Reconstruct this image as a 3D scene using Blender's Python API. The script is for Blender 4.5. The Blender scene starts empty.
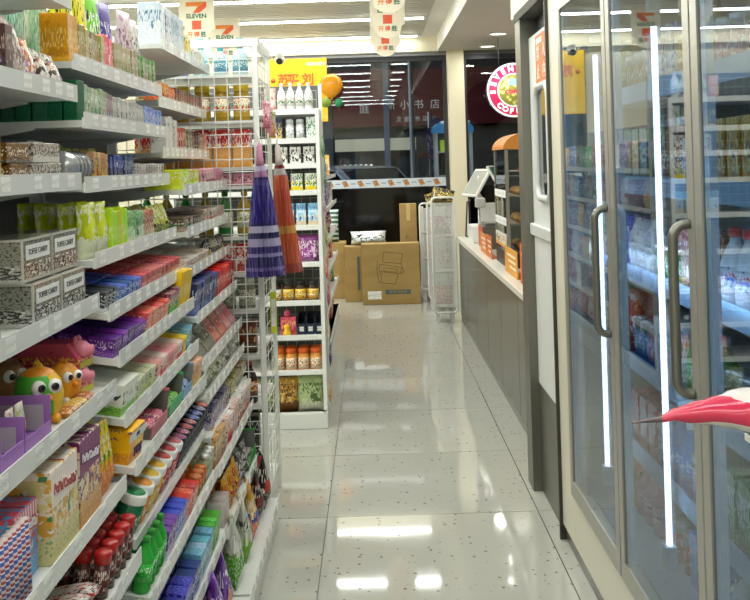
import bpy, bmesh, math, random
from mathutils import Matrix, Vector
rnd = random.Random(11)
SC = bpy.context.scene
COL = SC.collection
PI = math.pi

# ---------------------------------------------------------------- camera
cam = bpy.data.cameras.new('camera')
cam.sensor_fit = 'HORIZONTAL'; cam.sensor_width = 36.0; cam.lens = 48.0
cam.shift_x = 3 / 750; cam.shift_y = -137 / 750
cam.clip_start = 0.05; cam.clip_end = 200
co = bpy.data.objects.new('camera', cam); COL.objects.link(co)
ROLL = math.radians(1.75)
co.matrix_world = (Matrix.Translation((0, 0, 1.4)) @ Matrix.Rotation(PI / 2, 4, 'X') @ Matrix.Rotation(-ROLL, 4, 'Z'))
SC.camera = co
# ---------------------------------------------------------------- world: night
w = bpy.data.worlds.new('night'); SC.world = w; w.use_nodes = True
w.node_tree.nodes['Background'].inputs[0].default_value = (0.012, 0.015, 0.022, 1)
w.node_tree.nodes['Background'].inputs[1].default_value = 1.0
SC.view_settings.view_transform = 'Standard'; SC.view_settings.look = 'None'
SC.view_settings.gamma = 1.0; SC.view_settings.use_curve_mapping = False
SC.view_settings.exposure = 0.08
STRIP_POWER = 43.0
SC.cycles.max_bounces = 8; SC.cycles.transparent_max_bounces = 16
SC.cycles.caustics_reflective = False; SC.cycles.caustics_refractive = False

# ---------------------------------------------------------------- colour / materials
def L(h):
    h = h.lstrip('#'); o = []
    for i in (0, 2, 4):
        v = int(h[i:i + 2], 16) / 255
        o.append(v / 12.92 if v <= .04045 else ((v + .055) / 1.055) ** 2.4)
    return (*o, 1)
_m = {}
def mat(h, rough=.5, metal=0, spec=.5, emit=0, name=None, alpha=1):
    k = (h, rough, metal, spec, emit, alpha)
    if k in _m: return _m[k]
    m = bpy.data.materials.new(name or 'plain_' + h.strip('#')); m.use_nodes = True
    b = m.node_tree.nodes['Principled BSDF']
    b.inputs['Base Color'].default_value = L(h); b.inputs['Roughness'].default_value = rough
    b.inputs['Metallic'].default_value = metal; b.inputs['Specular IOR Level'].default_value = spec
    b.inputs['Alpha'].default_value = alpha
    if emit:
        b.inputs['Emission Color'].default_value = L(h); b.inputs['Emission Strength'].default_value = emit
    _m[k] = m; return m
class NT:
    def __init__(s, m): s.m = m; s.t = m.node_tree; s.b = s.t.nodes.get('Principled BSDF')
    def n(s, ty, **kw):
        n = s.t.nodes.new(ty)
        for k, v in kw.items(): setattr(n, k, v)
        return n
    def l(s, a, b): s.t.links.new(a, b)
    def math(s, op, a, b=0.0):
        n = s.n('ShaderNodeMath', operation=op)
        for i, v in enumerate((a, b)):
            if isinstance(v, (int, float)): n.inputs[i].default_value = v
            else: s.l(v, n.inputs[i])
        return n.outputs[0]
    def mix(s, f, a, b):
        n = s.n('ShaderNodeMix', data_type='RGBA')
        for i, v in ((0, f), (6, a), (7, b)):
            if isinstance(v, (int, float)): n.inputs[i].default_value = v
            elif isinstance(v, tuple): n.inputs[i].default_value = v
            else: s.l(v, n.inputs[i])
        return n.outputs[2]
    def mapped(s, sc, coord='Generated', loc=(0, 0, 0)):
        tc = s.n('ShaderNodeTexCoord'); mp = s.n('ShaderNodeMapping')
        mp.inputs['Scale'].default_value = sc; mp.inputs['Location'].default_value = loc
        s.l(tc.outputs[coord], mp.inputs[0]); return mp.outputs[0]
    def noise(s, vec, scale=1.0, detail=1.0):
        n = s.n('ShaderNodeTexNoise'); n.inputs['Scale'].default_value = scale; n.inputs['Detail'].default_value = detail
        s.l(vec, n.inputs['Vector']); return n.outputs['Fac']
def newmat(name, rough=.5, metal=0, spec=.5):
    m = bpy.data.materials.new(name); m.use_nodes = True; t = NT(m)
    t.b.inputs['Roughness'].default_value = rough; t.b.inputs['Metallic'].default_value = metal
    t.b.inputs['Specular IOR Level'].default_value = spec
    return m, t
_pr = {}; _pal = {}
def SAT(h, f=1.22):
    v = [int(h[i:i + 2], 16) for i in (1, 3, 5)]; g = sum(v) / 3
    return '#%02x%02x%02x' % tuple(max(0, min(255, round(g + (q - g) * f))) for q in v)
def pr(c1, c2, c3, ct='#ffffff', zb=.28, t0=.55, t1=.82, s=5.0, bl=.53, rough=.32, k=1.0):
    """printed packaging: a busy little picture, a foot band, lines of print"""
    key = (c1, c2, c3, ct, zb, t0, t1, s, bl, rough, k)
    if key in _pr: return _pr[key]
    c1, c2, c3 = (SAT(q) for q in (c1, c2, c3))
    m, t = newmat('print_%d_%s' % (len(_pr), c1.strip('#')), rough); sd = len(_pr) * 3.7
    tc = t.n('ShaderNodeTexCoord'); sx = t.n('ShaderNodeSeparateXYZ'); t.l(tc.outputs['Generated'], sx.inputs[0]); z = sx.outputs[2]
    vo = t.n('ShaderNodeTexVoronoi'); vo.inputs['Scale'].default_value = 1.0; t.l(t.mapped((s * 1.5, s * 1.5, s * 1.5), loc=(sd, sd, sd)), vo.inputs['Vector'])
    sc = t.n('ShaderNodeSeparateColor'); t.l(vo.outputs['Color'], sc.inputs[0])
    n1 = t.noise(t.mapped((s * 1.7, s * 1.7, s * 1.7), loc=(sd, 5, sd)), 1, 3)
    pic = t.math('MULTIPLY', t.math('LESS_THAN', z, t0 + .02), t.math('GREATER_THAN', n1, bl - .06))
    a = t.mix(t.math('GREATER_THAN', n1, bl + .05), L(c1), L(c2))
    a = t.mix(pic, a, L(c2))
    a = t.mix(t.math('MULTIPLY', pic, t.math('GREATER_THAN', sc.outputs[0], .62)), a, L(c3))
    a = t.mix(t.math('MULTIPLY', pic, t.math('GREATER_THAN', sc.outputs[1], .86)), a, L(ct))
    edge = t.math('ADD', zb - .15, t.math('MULTIPLY', n1, .3))
    a = t.mix(t.math('LESS_THAN', z, edge), a, L(c3))
    tx = t.noise(t.mapped((20 * k, 20 * k, 7), loc=(sd, 0, sd)), 1, 0)
    band = t.math('MULTIPLY', t.math('GREATER_THAN', z, t0), t.math('LESS_THAN', z, t1))
    a = t.mix(t.math('MULTIPLY', band, t.math('GREATER_THAN', tx, .58)), a, L(ct))
    tx2 = t.noise(t.mapped((42 * k, 42 * k, 30), loc=(0, sd, sd)), 1, 0)
    b2 = t.math('MULTIPLY', t.math('GREATER_THAN', z, .06), t.math('LESS_THAN', z, zb))
    a = t.mix(t.math('MULTIPLY', t.math('MULTIPLY', b2, t.math('GREATER_THAN', tx2, .61)), .6), a, L(ct))
    t.l(a, t.b.inputs['Base Color']); _pr[key] = m; _pal[m.name] = key; return m
def vary(m, j):
    """a sister flavour of the same print: colours swapped or slightly shifted"""
    if j == 0 or m.name not in _pal: return m
    import colorsys
    k = list(_pal[m.name])
    def sh(h, dh, dv):
        r, g, b_ = (int(h[i:i + 2], 16) / 255 for i in (1, 3, 5)); a, l_, c_ = colorsys.rgb_to_hls(r, g, b_)
        r, g, b_ = colorsys.hls_to_rgb((a + dh) % 1, max(0, min(1, l_ + dv)), c_); return '#%02x%02x%02x' % tuple(round(v * 255) for v in (r, g, b_))
    if j == 1: k[1], k[2] = k[2], k[1]; k[0] = sh(k[0], .025, .05)
    else: k[0] = sh(k[0], -.035, -.06); k[1] = sh(k[1], .05, .04)
    k[4] = max(.05, k[4] + (.12 if j == 1 else -.08)); k[5] -= .1 * (j == 2); return pr(*k)
def stripes(cols, axis=2, n=1.0, rough=.5, name='striped'):
    m, t = newmat(name, rough)
    tc = t.n('ShaderNodeTexCoord'); sx = t.n('ShaderNodeSeparateXYZ'); t.l(tc.outputs['Generated'], sx.inputs[0])
    f = t.math('FRACT', t.math('MULTIPLY', sx.outputs[axis], n))
    r = t.n('ShaderNodeValToRGB'); r.color_ramp.interpolation = 'CONSTANT'
    e = r.color_ramp.elements
    e[0].position = cols[0][0]; e[0].color = L(cols[0][1]); e[1].position = cols[1][0]; e[1].color = L(cols[1][1])
    for p, c in cols[2:]:
        q = e.new(p); q.color = L(c)
    t.l(f, r.inputs[0]); t.l(r.outputs[0], t.b.inputs['Base Color']); return m
def glassmat(name, tint, ior=1.5, tr=1.0, rough=0.0):
    m = bpy.data.materials.new(name); m.use_nodes = True; t = NT(m); t.t.nodes.remove(t.b)
    out = t.t.nodes['Material Output']
    fr = t.n('ShaderNodeFresnel'); ge = t.n('ShaderNodeNewGeometry')
    mi = t.n('ShaderNodeMix'); mi.inputs[2].default_value = ior; mi.inputs[3].default_value = 1 / ior     # same sheet reflectance from either side
    t.l(ge.outputs['Backfacing'], mi.inputs[0]); t.l(mi.outputs[0], fr.inputs[0])
    g = t.n('ShaderNodeBsdfGlossy'); g.inputs['Roughness'].default_value = rough
    tp = t.n('ShaderNodeBsdfTransparent'); tp.inputs[0].default_value = L(tint)
    mx = t.n('ShaderNodeMixShader'); t.l(fr.outputs[0], mx.inputs[0]); t.l(tp.outputs[0], mx.inputs[1]); t.l(g.outputs[0], mx.inputs[2])
    t.l(mx.outputs[0], out.inputs[0]); return m
def noisemat(name, c1, c2, sc, rough=.5, metal=0, coord='Object', lo=.4, hi=.6, spec=.5):
    m, t = newmat(name, rough, metal, spec); n = t.noise(t.mapped(sc, coord), 1, 3)
    r = t.n('ShaderNodeValToRGB'); r.color_ramp.elements[0].position = lo; r.color_ramp.elements[1].position = hi
    r.color_ramp.elements[0].color = L(c1); r.color_ramp.elements[1].color = L(c2)
    t.l(n, r.inputs[0]); t.l(r.outputs[0], t.b.inputs['Base Color']); return m

# ---------------------------------------------------------------- mesh building
class MB:
    def __init__(s): s.v = []; s.f = []; s.sm = []
    def add(s, v, f, smooth=False):
        o = len(s.v); s.v += [tuple(p) for p in v]; s.f += [tuple(i + o for i in q) for q in f]; s.sm += [smooth] * len(f); return s
    def box(s, x0, x1, y0, y1, z0, z1):
        return s.add([(x0, y0, z0), (x1, y0, z0), (x1, y1, z0), (x0, y1, z0), (x0, y0, z1), (x1, y0, z1), (x1, y1, z1), (x0, y1, z1)],
              [(0, 3, 2, 1), (4, 5, 6, 7), (0, 1, 5, 4), (1, 2, 6, 5), (2, 3, 7, 6), (3, 0, 4, 7)])
    def tube(s, pts, r, n=8, closed=False, cap=True):
        pts = [Vector(p) for p in pts]; m = len(pts); V = []; F = []
        up = None
        for i, p in enumerate(pts):
            a = pts[(i - 1) % m] if (closed or i > 0) else p; b = pts[(i + 1) % m] if (closed or i < m - 1) else p
            d = (b - a).normalized()
            if up is None: up = Vector((0, 0, 1)) if abs(d.z) < .9 else Vector((1, 0, 0))
            x = d.cross(up).normalized(); y = x.cross(d).normalized(); up = y
            rr = r[i] if isinstance(r, (list, tuple)) else r
            for k in range(n):
                t = 2 * PI * k / n; V.append(p + x * math.cos(t) * rr + y * math.sin(t) * rr)
        for i in range(m if closed else m - 1):
            j = (i + 1) % m
            for k in range(n): F.append((i * n + k, i * n + (k + 1) % n, j * n + (k + 1) % n, j * n + k))
        if cap and not closed: F.append(tuple(range(n - 1, -1, -1))); F.append(tuple((m - 1) * n + k for k in range(n)))
        return s.add(V, F, n > 4)
    def lathe(s, prof, n=16, c=(0, 0, 0), ax='z', mod=None):
        V = []; F = []; m = len(prof)
        for i, (r, z) in enumerate(prof):
            for k in range(n):
                t = 2 * PI * k / n; q = r * (mod(i, k) if mod else 1)
                a, b = q * math.cos(t), q * math.sin(t)
                V.append({'z': (c[0] + a, c[1] + b, c[2] + z), 'y': (c[0] + a, c[1] + z, c[2] - b), 'x': (c[0] + z, c[1] + a, c[2] + b)}[ax])
        for i in range(m - 1):
            for k in range(n): F.append((i * n + k, i * n + (k + 1) % n, (i + 1) * n + (k + 1) % n, (i + 1) * n + k))
        F.append(tuple(range(n - 1, -1, -1))); F.append(tuple((m - 1) * n + k for k in range(n)))
        return s.add(V, F, True)
    def prism(s, pts, z0, z1, ax='z'):
        n = len(pts)
        def q(p, z): return {'z': (p[0], p[1], z), 'y': (p[0], z, p[1]), 'x': (z, p[0], p[1])}[ax]
        return s.add([q(p, z0) for p in pts] + [q(p, z1) for p in pts],
              [tuple(range(n - 1, -1, -1)), tuple(range(n, 2 * n))] + [(i, (i + 1) % n, n + (i + 1) % n, n + i) for i in range(n)])
    def grid_wires(s, axis, c, a0, a1, b0, b1, na, nb, r):
        """wire lattice in the plane axis=c; a runs along the other horizontal axis, b is height"""
        for i in range(na + 1):
            a = a0 + (a1 - a0) * i / na
            p = [(c, a, b0), (c, a, b1)] if axis == 'x' else [(a, c, b0), (a, c, b1)]
            s.tube(p, r, 4)
        for i in range(nb + 1):
            b = b0 + (b1 - b0) * i / nb
            p = [(c, a0, b), (c, a1, b)] if axis == 'x' else [(a0, c, b), (a1, c, b)]
            s.tube(p, r, 4)
        return s
    def mesh(s, name, m, bev=0, seg=1, fix=True):
        me = bpy.data.meshes.new(name); me.from_pydata(s.v, [], s.f)
        me.polygons.foreach_set('use_smooth', s.sm)
        if fix or bev:
            bm = bmesh.new(); bm.from_mesh(me)
            if bev: bmesh.ops.bevel(bm, geom=bm.edges[:], offset=bev, segments=seg, affect='EDGES')
            bmesh.ops.recalc_face_normals(bm, faces=bm.faces[:])
            bm.to_mesh(me); bm.free()
        me.materials.append(m); me.update(); return me
    def build(s, name, m, parent=None, loc=(0, 0, 0), rot=(0, 0, 0), bev=0, seg=1, label=None):
        o = link(name, s.mesh(name, m, bev, seg), parent, loc, rot)
        if label: o['label'] = label
        return o
def link(name, me, parent=None, loc=(0, 0, 0), rot=(0, 0, 0)):
    o = bpy.data.objects.new(name, me); COL.objects.link(o)
    o.location = loc; o.rotation_euler = rot
    if parent: o.parent = parent
    return o
def tag(o, label, cat, group=None):
    o['label'] = label; o['category'] = cat
    if group: o['group'] = group
    return o
def thing(name, label, cat, loc=(0, 0, 0), rot=(0, 0, 0), group=None):
    return tag(link(name, None, None, loc, rot), label, cat, group)
def struct(o): o['kind'] = 'structure'; return o
def BX(x0, x1, y0, y1, z0, z1): return MB().box(x0, x1, y0, y1, z0, z1)
_txt = {}
def text(body, size, m, parent, loc, rot, name='lettering', ext=.0006, align='CENTER', bold=0.0, sx=1.0):
    k = (body, size, m.name, ext, align, bold)
    if k not in _txt:
        cu = bpy.data.curves.new('lettering', 'FONT'); cu.body = body; cu.size = size; cu.extrude = ext
        cu.align_x = align; cu.align_y = 'CENTER'; cu.offset = bold; cu.resolution_u = 3
        o = bpy.data.objects.new('lettering', cu); COL.objects.link(o); bpy.context.view_layer.update()
        me = bpy.data.meshes.new_from_object(o.evaluated_get(bpy.context.evaluated_depsgraph_get()))
        bpy.data.objects.remove(o); me.materials.clear(); me.materials.append(m); _txt[k] = me
    o = link(name, _txt[k], parent, loc, rot); o.scale = (sx, 1, 1); return o
RX = (PI / 2, 0, PI / 2)        # lettering facing +X (the aisle, on the shelving)
RC = (PI / 2, 0, 0)             # lettering facing the camera
RL = (PI / 2, 0, -PI / 2)       # lettering facing -X

# ---------------------------------------------------------------- shared materials
WHITE = mat('#e9ebe6', .35, name='white_powder_coat'); SHELF = mat('#dddfdb', .4, name='shelf_white_steel')
LIP = mat('#eceeeb', .3, name='shelf_lip'); RAILM = mat('#e6e8e5', .18, name='clear_price_rail'); GREY = mat('#8d9090', .45)
CREAM = mat('#e6e1c9', .45, name='cream_paint'); STEEL = noisemat('brushed_steel', '#6f6e66', '#7a7970', (.8, .8, .8), .38, .6)
ALU = mat('#a3a299', .35, .5, name='aluminium'); CHROME = mat('#b9b9b2', .2, .9); BLACK = mat('#17181a', .4); DARK = mat('#2c2d30', .5)
TAG = pr('#f2f2ee', '#e6e6e0', '#f2f2ee', '#a9a9a6', 0, .35, .7, 3, .6, .5, 2)
CARD = noisemat('brown_cardboard', '#a3864f', '#ac9058', (3, 3, 9), .8)
CLEAR = glassmat('clear_plastic', '#eef2f2', 1.35)
# ================================================================ the room
# floor: polished terrazzo-look tiles, each a slab with a recessed joint
def floor_material():
    m, t = newmat('speckled_polished_tile', .045); v = t.mapped((1, 1, 1), 'Object')
    vo = t.n('ShaderNodeTexVoronoi'); vo.inputs['Scale'].default_value = 27
    nz = t.n('ShaderNodeTexNoise'); nz.inputs['Scale'].default_value = 60; t.l(v, nz.inputs['Vector'])
    wv = t.n('ShaderNodeVectorMath', operation='MULTIPLY_ADD'); t.l(nz.outputs['Color'], wv.inputs[0]); wv.inputs[1].default_value = (.02, .02, .02); t.l(v, wv.inputs[2]); t.l(wv.outputs[0], vo.inputs['Vector'])
    spot = t.math('LESS_THAN', vo.outputs['Distance'], .155)
    sx = t.n('ShaderNodeSeparateColor'); t.l(vo.outputs['Color'], sx.inputs[0])
    pick = t.math('GREATER_THAN', sx.outputs[0], .5)
    vo2 = t.n('ShaderNodeTexVoronoi'); vo2.inputs['Scale'].default_value = 55; t.l(v, vo2.inputs['Vector'])
    s2 = t.n('ShaderNodeSeparateColor'); t.l(vo2.outputs['Color'], s2.inputs[0])
    sp2 = t.math('MULTIPLY', t.math('LESS_THAN', vo2.outputs['Distance'], .25), t.math('GREATER_THAN', s2.outputs[1], .9))
    n = t.noise(t.mapped((1.3, 1.3, 1.3), 'Object'), 1, 3)
    base = t.mix(n, L('#bfbfb5'), L('#b2b2a8'))
    base = t.mix(t.math('MULTIPLY', sp2, .5), base, L('#8d8b80'))
    base = t.mix(t.math('MULTIPLY', t.math('MULTIPLY', spot, pick), .85), base, L('#5e5d58'))
    t.l(base, t.b.inputs['Base Color'])
    t.b.inputs['Specular IOR Level'].default_value = .5
    bp = t.n('ShaderNodeBump'); bp.inputs['Strength'].default_value = .04; bp.inputs['Distance'].default_value = .02
    t.l(t.noise(t.mapped((2.2, 2.2, 2.2), 'Object'), 1, 1), bp.inputs['Height']); t.l(bp.outputs[0], t.b.inputs['Normal'])
    return m
FLM = floor_material()
floor = struct(BX(-5, 3.2, -2.0, 11.75, -.1, -.012).build('floor', mat('#8f8d84', .8, name='tile_joint')))
TS = .836
TX0 = -.218                                                 # joint left of the aisle centre
tile_me = BX(0, TS - .004, 0, TS - .004, -.012, 0).mesh('tile', FLM)
for i in range(-3, 4):
    for j in range(-2, 15):
        x, y = TX0 + i * TS, -.21 + j * TS
        if x < -2.8 or y + TS > 11.76: continue
        link('tile', tile_me, floor, (x, y, 0))
# shell
wallm = mat('#d3cdb6', .6, name='cream_wall')
struct(BX(-5.1, -5, -2, 11.9, 0, 2.9).build('wall_left', wallm))
struct(BX(3.2, 3.3, -2, 11.9, 0, 2.9).build('wall_right', wallm))
struct(BX(-5.1, 3.3, -2.1, -2, 0, 2.9).build('wall_rear', wallm))
wb = struct(BX(-5, -1.22, 11.7, 11.9, 0, 2.68).build('wall_back', wallm))
BX(-5, 3.2, 11.64, 11.9, 2.68, 2.9).build('bulkhead', mat('#d8d1b6', .6), wb)
BX(-1.25, 3.2, 11.66, 11.74, 2.635, 2.68).build('window_head', mat('#77797a', .4, .4), wb)
struct(BX(.904, 1.09, 11.5, 11.69, 0, 2.68).build('trim_1', mat('#e5dec2', .45)))
# ceiling: slatted panel with a plain border, and a lower plain soffit on the right
ceil = struct(BX(-5.1, 3.3, -2.1, 11.9, 2.9, 2.95).build('ceiling', mat('#8f8b80', .7)))
slat_me = BX(-5, .62, -.045, .045, 2.862, 2.9).mesh('slat', mat('#cfccc2', .5))
y = -1.9
while y < 11.6:
    link('slat', slat_me, ceil, (0, y, 0)); y += .118
BX(.62, .80, -2, 11.64, 2.855, 2.9).build('border_panel', mat('#eceae2', .5), ceil)
BX(.80, 3.2, -2, 11.64, 2.675, 2.9).build('soffit', mat('#d9d3cb', .6), ceil)
BX(.795, .80, -2, 11.64, 2.672, 2.86).build('soffit_edge', mat('#f3f1e8', .5), ceil)
GLOW = mat('#fbfff6', .5, emit=14, name='tube_light_glow')
def strip(y, lab, pw=1.0):
    t = thing('ceiling_light', lab, 'light', (0, y, 2.845), group='long tube lights across the slatted ceiling')
    BX(-4.6, .60, -.045, .045, .003, .017).build('housing', mat('#c9c9c2', .4, .3), t)
    BX(-4.55, .56, -.026, .026, -.010, .003).build('tube', GLOW, t)
    li = bpy.data.lights.new('ceiling_light_glow', 'AREA'); li.shape = 'RECTANGLE'; li.size = 5.1; li.size_y = .06
    li.energy = STRIP_POWER * pw; li.color = (.985, 1, .955)
    link('light_source', li, t, (-2.0, 0, -.012))
for i, y in enumerate((-1.0, .45, 1.85, 3.25, 4.6, 6.0, 7.4)):
    strip(y, 'long white tube light in the slatted ceiling, nearer than the hanging boards')
strip(8.78, 'long white tube light in the slatted ceiling, third from the window wall')
strip(10.07, 'long white tube light in the slatted ceiling, second from the window wall')
strip(11.5, 'long white tube light right against the window bulkhead', .35)
# recessed downlights in the soffit
for k, (x, y, lab) in enumerate(((1.314, 10.11, 'round recessed downlight in the soffit, in front of the window one'), (1.332, 11.2, 'round recessed downlight in the soffit closest to the window'),
        (1.70, 8.9, 'round recessed downlight in the soffit half hidden by the steel post'))):
    t = thing('downlight', lab, 'light', (x, y, 2.672), group='downlights in the soffit')
    MB().lathe([(.105, 0), (.105, -.008), (.085, -.012), (.085, 0)], 20).build('ring', mat('#f2f2ee', .4), t)
    MB().lathe([(.083, -.002), (.083, -.006)], 20).build('lens', mat('#fffdf2', .5, emit=3), t)
    li = bpy.data.lights.new('downlight_glow', 'AREA'); li.shape = 'DISK'; li.size = .16; li.energy = 6; li.color = (1, .97, .9)
    link('light_source', li, t, (0, 0, -.02))
# ---- windows
PANE = glassmat('window_glass', '#d8dde0', 1.55)
FRM = mat('#3b3d40', .4, .5)
def window(n, x0, x1):
    w_ = struct(link('window_%d' % n, None, None, (x0, 11.72, 0)))
    W = x1 - x0
    MB().box(0, .045, -.03, .03, 0, 2.64).box(W - .045, W, -.03, .03, 0, 2.64).box(.045, W - .045, -.03, .03, 0, .06).box(.045, W - .045, -.03, .03, 2.58, 2.64).build('window_frame', FRM, w_)
    BX(.045, W - .045, -.005, .005, 1.1, 2.58).build('pane', PANE, w_)
    BX(.045, W - .045, -.005, .005, .06, 1.1).build('lower_pane', mat('#07080a', .08, name='dark_window_film'), w_)
    return w_
w1 = window(1, -1.22, .904); w2 = window(2, 1.09, 3.2)
# ================================================================ product shapes
_me = {}
def cached(key, fn):
    if key not in _me: _me[key] = fn()
    return _me[key]
def carton(w_, d, h, m, b=.0015):
    return cached(('carton', round(w_, 3), round(d, 3), round(h, 3), m.name), lambda: BX(-d / 2, d / 2, -w_ / 2, w_ / 2, 0, h).mesh('carton', m, b))
def pillow(w_, d, h, m, top=.03, bot=.35, seed=0, nu=8, nv=8, cr=.12):
    """soft bag: width along y, thickness along x, height along z"""
    def f():
        r = random.Random(seed + int(w_ * 997)); V = []; F = []
        J = [[r.uniform(-1, 1) for _ in range(nu + 1)] for _ in range(nv + 1)]
        for sgn in (1, -1):
            for j in range(nv + 1):
                v = j / nv
                prof = min(1, bot + (1 - bot) * math.sin(min(1, v * 3.2) * PI / 2)) * max(top, min(1, (1 - v) * 1.55)) ** .75
                for i in range(nu + 1):
                    u = -1 + 2 * i / nu
                    th = max(0, 1 - abs(u) ** 2.6) ** .6 * prof
                    edge = 0 if i in (0, nu) or j in (0, nv) else 1
                    x = sgn * (d / 2 * th * (1 + cr * J[j][i] * sgn * edge)) + sgn * .0006
                    V.append((x, u * w_ / 2 * (1 - .05 * math.sin(v * PI) + .02 * (v > .9)), v * h))
        N = (nu + 1) * (nv + 1)
        for s_ in range(2):
            for j in range(nv):
                for i in range(nu):
                    a = s_ * N + j * (nu + 1) + i; q = (a, a + 1, a + nu + 2, a + nu + 1); F.append(q if s_ == 0 else q[::-1])
        ring = [i for i in range(nu + 1)] + [(j + 1) * (nu + 1) - 1 + 0 for j in range(1, nv + 1)] + [nv * (nu + 1) + i for i in range(nu - 1, -1, -1)] + [j * (nu + 1) for j in range(nv - 1, 0, -1)]
        for a, b in zip(ring, ring[1:] + ring[:1]): F.append((a, b, b + N, a + N))
        return MB().add(V, F, True).mesh('pouch', m)
    return cached(('pillow', round(w_, 3), round(d, 3), round(h, 3), m.name, top, bot, seed), f)
def bar(w_, d, h, m, seed=0):
    """lying wrapper with crimped ends: length along x (d), width along y"""
    def f():
        V = []; F = []; n = 10; q = 8; r = random.Random(seed)
        for i in range(n + 1):
            u = i / n; e = min(1, min(u, 1 - u) * 5.5); e = max(.08, e ** .6)
            for k in range(q):
                t = 2 * PI * k / q
                V.append(((u - .5) * d, math.cos(t) * w_ / 2 * (.9 + .1 * e), h / 2 + math.sin(t) * h / 2 * e * (1 + r.uniform(-.08, .08))))
        for i in range(n):
            for k in range(q): F.append((i * q + k, i * q + (k + 1) % q, (i + 1) * q + (k + 1) % q, (i + 1) * q + k))
        F.append(tuple(range(q - 1, -1, -1))); F.append(tuple(n * q + k for k in range(q)))
        z0 = min(p[2] for p in V); V = [(a, b, c - z0) for a, b, c in V]
        return MB().add(V, F, True).mesh('wrapper', m)
    return cached(('bar', round(w_, 3), round(d, 3), round(h, 3), m.name, seed), f)
def lath(key, prof, m, n=16, ax='z'):
    return cached(('lathe', key, m.name), lambda: MB().lathe(prof, n, ax=ax).mesh(key[0], m))
# every kind returns a list of (part name, mesh, offset); one entry = a thing that is one mesh
def k_carton(w_, d, h, m, **k): return [('carton', carton(w_, d, h, m), (0, 0, 0))]
def k_pouch(w_, d, h, m, seed=0, **k): return [('pouch', pillow(w_, d, h, m, seed=seed), (0, 0, 0))]
def k_bag(w_, d, h, m, seed=0, **k): return [('bag', pillow(w_, d, h, m, top=.04, bot=.05, seed=seed), (0, 0, 0))]
def k_bar(w_, d, h, m, seed=0, **k): return [('wrapper', bar(w_, d, h, m, seed), (0, 0, 0))]
def k_tub(w_, d, h, m, lid=None, top=None, **k):
    r = w_ / 2; key = (round(r, 4), round(h, 4)); hb = h * .74
    return [('body', lath(('body',) + key, [(r * .86, 0), (r * .9, .003), (r * .93, hb), (r * .86, hb + .001)], m), (0, 0, 0)),
            ('lid', lath(('lid',) + key, [(r * .99, hb + .001), (r, hb + .004), (r, h - .004), (r * .93, h - .001)], lid), (0, 0, 0)),
            ('lid_label', lath(('lid_label',) + key, [(r * .78, h - .0012), (r * .78, h)], top), (0, 0, 0))]
def k_jar(w_, d, h, m, lid=None, label=None, **k):
    r = w_ / 2; key = (round(r, 4), round(h, 4)); p = [('body', lath(('body', 'j') + key, [(r * .9, 0), (r, .006), (r, h * .70), (r * .84, h * .77), (r * .84, h * .79)], m), (0, 0, 0)),
            ('lid', lath(('lid', 'j') + key, [(r * .92, h * .79), (r * .92, h * .95), (r * .78, h)], lid), (0, 0, 0))]
    if label: p.append(('label', lath(('label', 'j') + key, [(r * 1.01, h * .12), (r * 1.01, h * .6)], label), (0, 0, 0)))
    return p
def k_bottle(w_, d, h, m, lid=None, label=None, **k):
    r = w_ / 2; key = (round(r, 4), round(h, 4))
    p = [('body', lath(('body', 'b') + key, [(r * .86, 0), (r, .006), (r, h * .58), (r * .82, h * .68), (r * .36, h * .84), (r * .34, h * .9)], m), (0, 0, 0)),
         ('cap', lath(('cap', 'b') + key, [(r * .42, h * .895), (r * .42, h - .002), (r * .36, h)], lid), (0, 0, 0))]
    if label: p.append(('label', lath(('label', 'b') + key, [(r * 1.015, h * .2), (r * 1.015, h * .54)], label), (0, 0, 0)))
    return p
def k_tube(w_, d, h, m, lid=None, **k):
    r = w_ / 2; key = (round(r, 4), round(h, 4))
    return [('body', lath(('body', 't') + key, [(r * .9, 0), (r * .9, h * .74)], m, 12), (0, 0, 0)),
            ('cap', lath(('cap', 't') + key, [(r, h * .74), (r, h * .97), (r * .85, h)], lid, 12), (0, 0, 0))]
def k_tin(w_, d, h, m, lid=None, **k):
    r = h / 2; key = (round(r, 4), round(w_, 4))
    b = cached(('tin',) + key + (m.name,), lambda: MB().lathe([(r * .97, -w_ / 2), (r * .97, w_ * .2)], 20, (0, 0, r), 'y').mesh('tin_body', m))
    l_ = cached(('tinlid',) + key + (lid.name,), lambda: MB().lathe([(r, w_ * .2), (r, w_ * .46), (r * .93, w_ * .5)], 20, (0, 0, r), 'y').mesh('tin_lid', lid))
    return [('body', b, (0, 0, 0)), ('lid', l_, (0, 0, 0))]
def k_windowbox(w_, d, h, m, label=None, **k):
    body = carton(w_, d, h, m)
    lb = cached(('wl', round(w_, 3), round(h, 3), label.name), lambda: BX(0, .0008, -w_ * .4, w_ * .42, h * .52, h * .86).mesh('label', label))
    fr = cached(('wf', round(w_, 3), round(d, 3), round(h, 3)), lambda: MB().box(-d / 2 - .0008, d / 2 + .0008, -w_ / 2 - .0008, -w_ / 2 + .002, h - .003, h + .0006).box(d / 2 - .003, d / 2 + .0008, -w_ / 2 - .0008, w_ / 2 + .0008, h - .003, h + .0006)
                .box(d / 2 - .003, d / 2 + .0008, -w_ / 2 - .0008, -w_ / 2 + .002, 0, h - .003).mesh('edge', mat('#c9c7bd', .2)))
    return [('box_body', body, (0, 0, 0)), ('label', lb, (d / 2, 0, 0)), ('edge_strip', fr, (0, 0, 0))]
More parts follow.
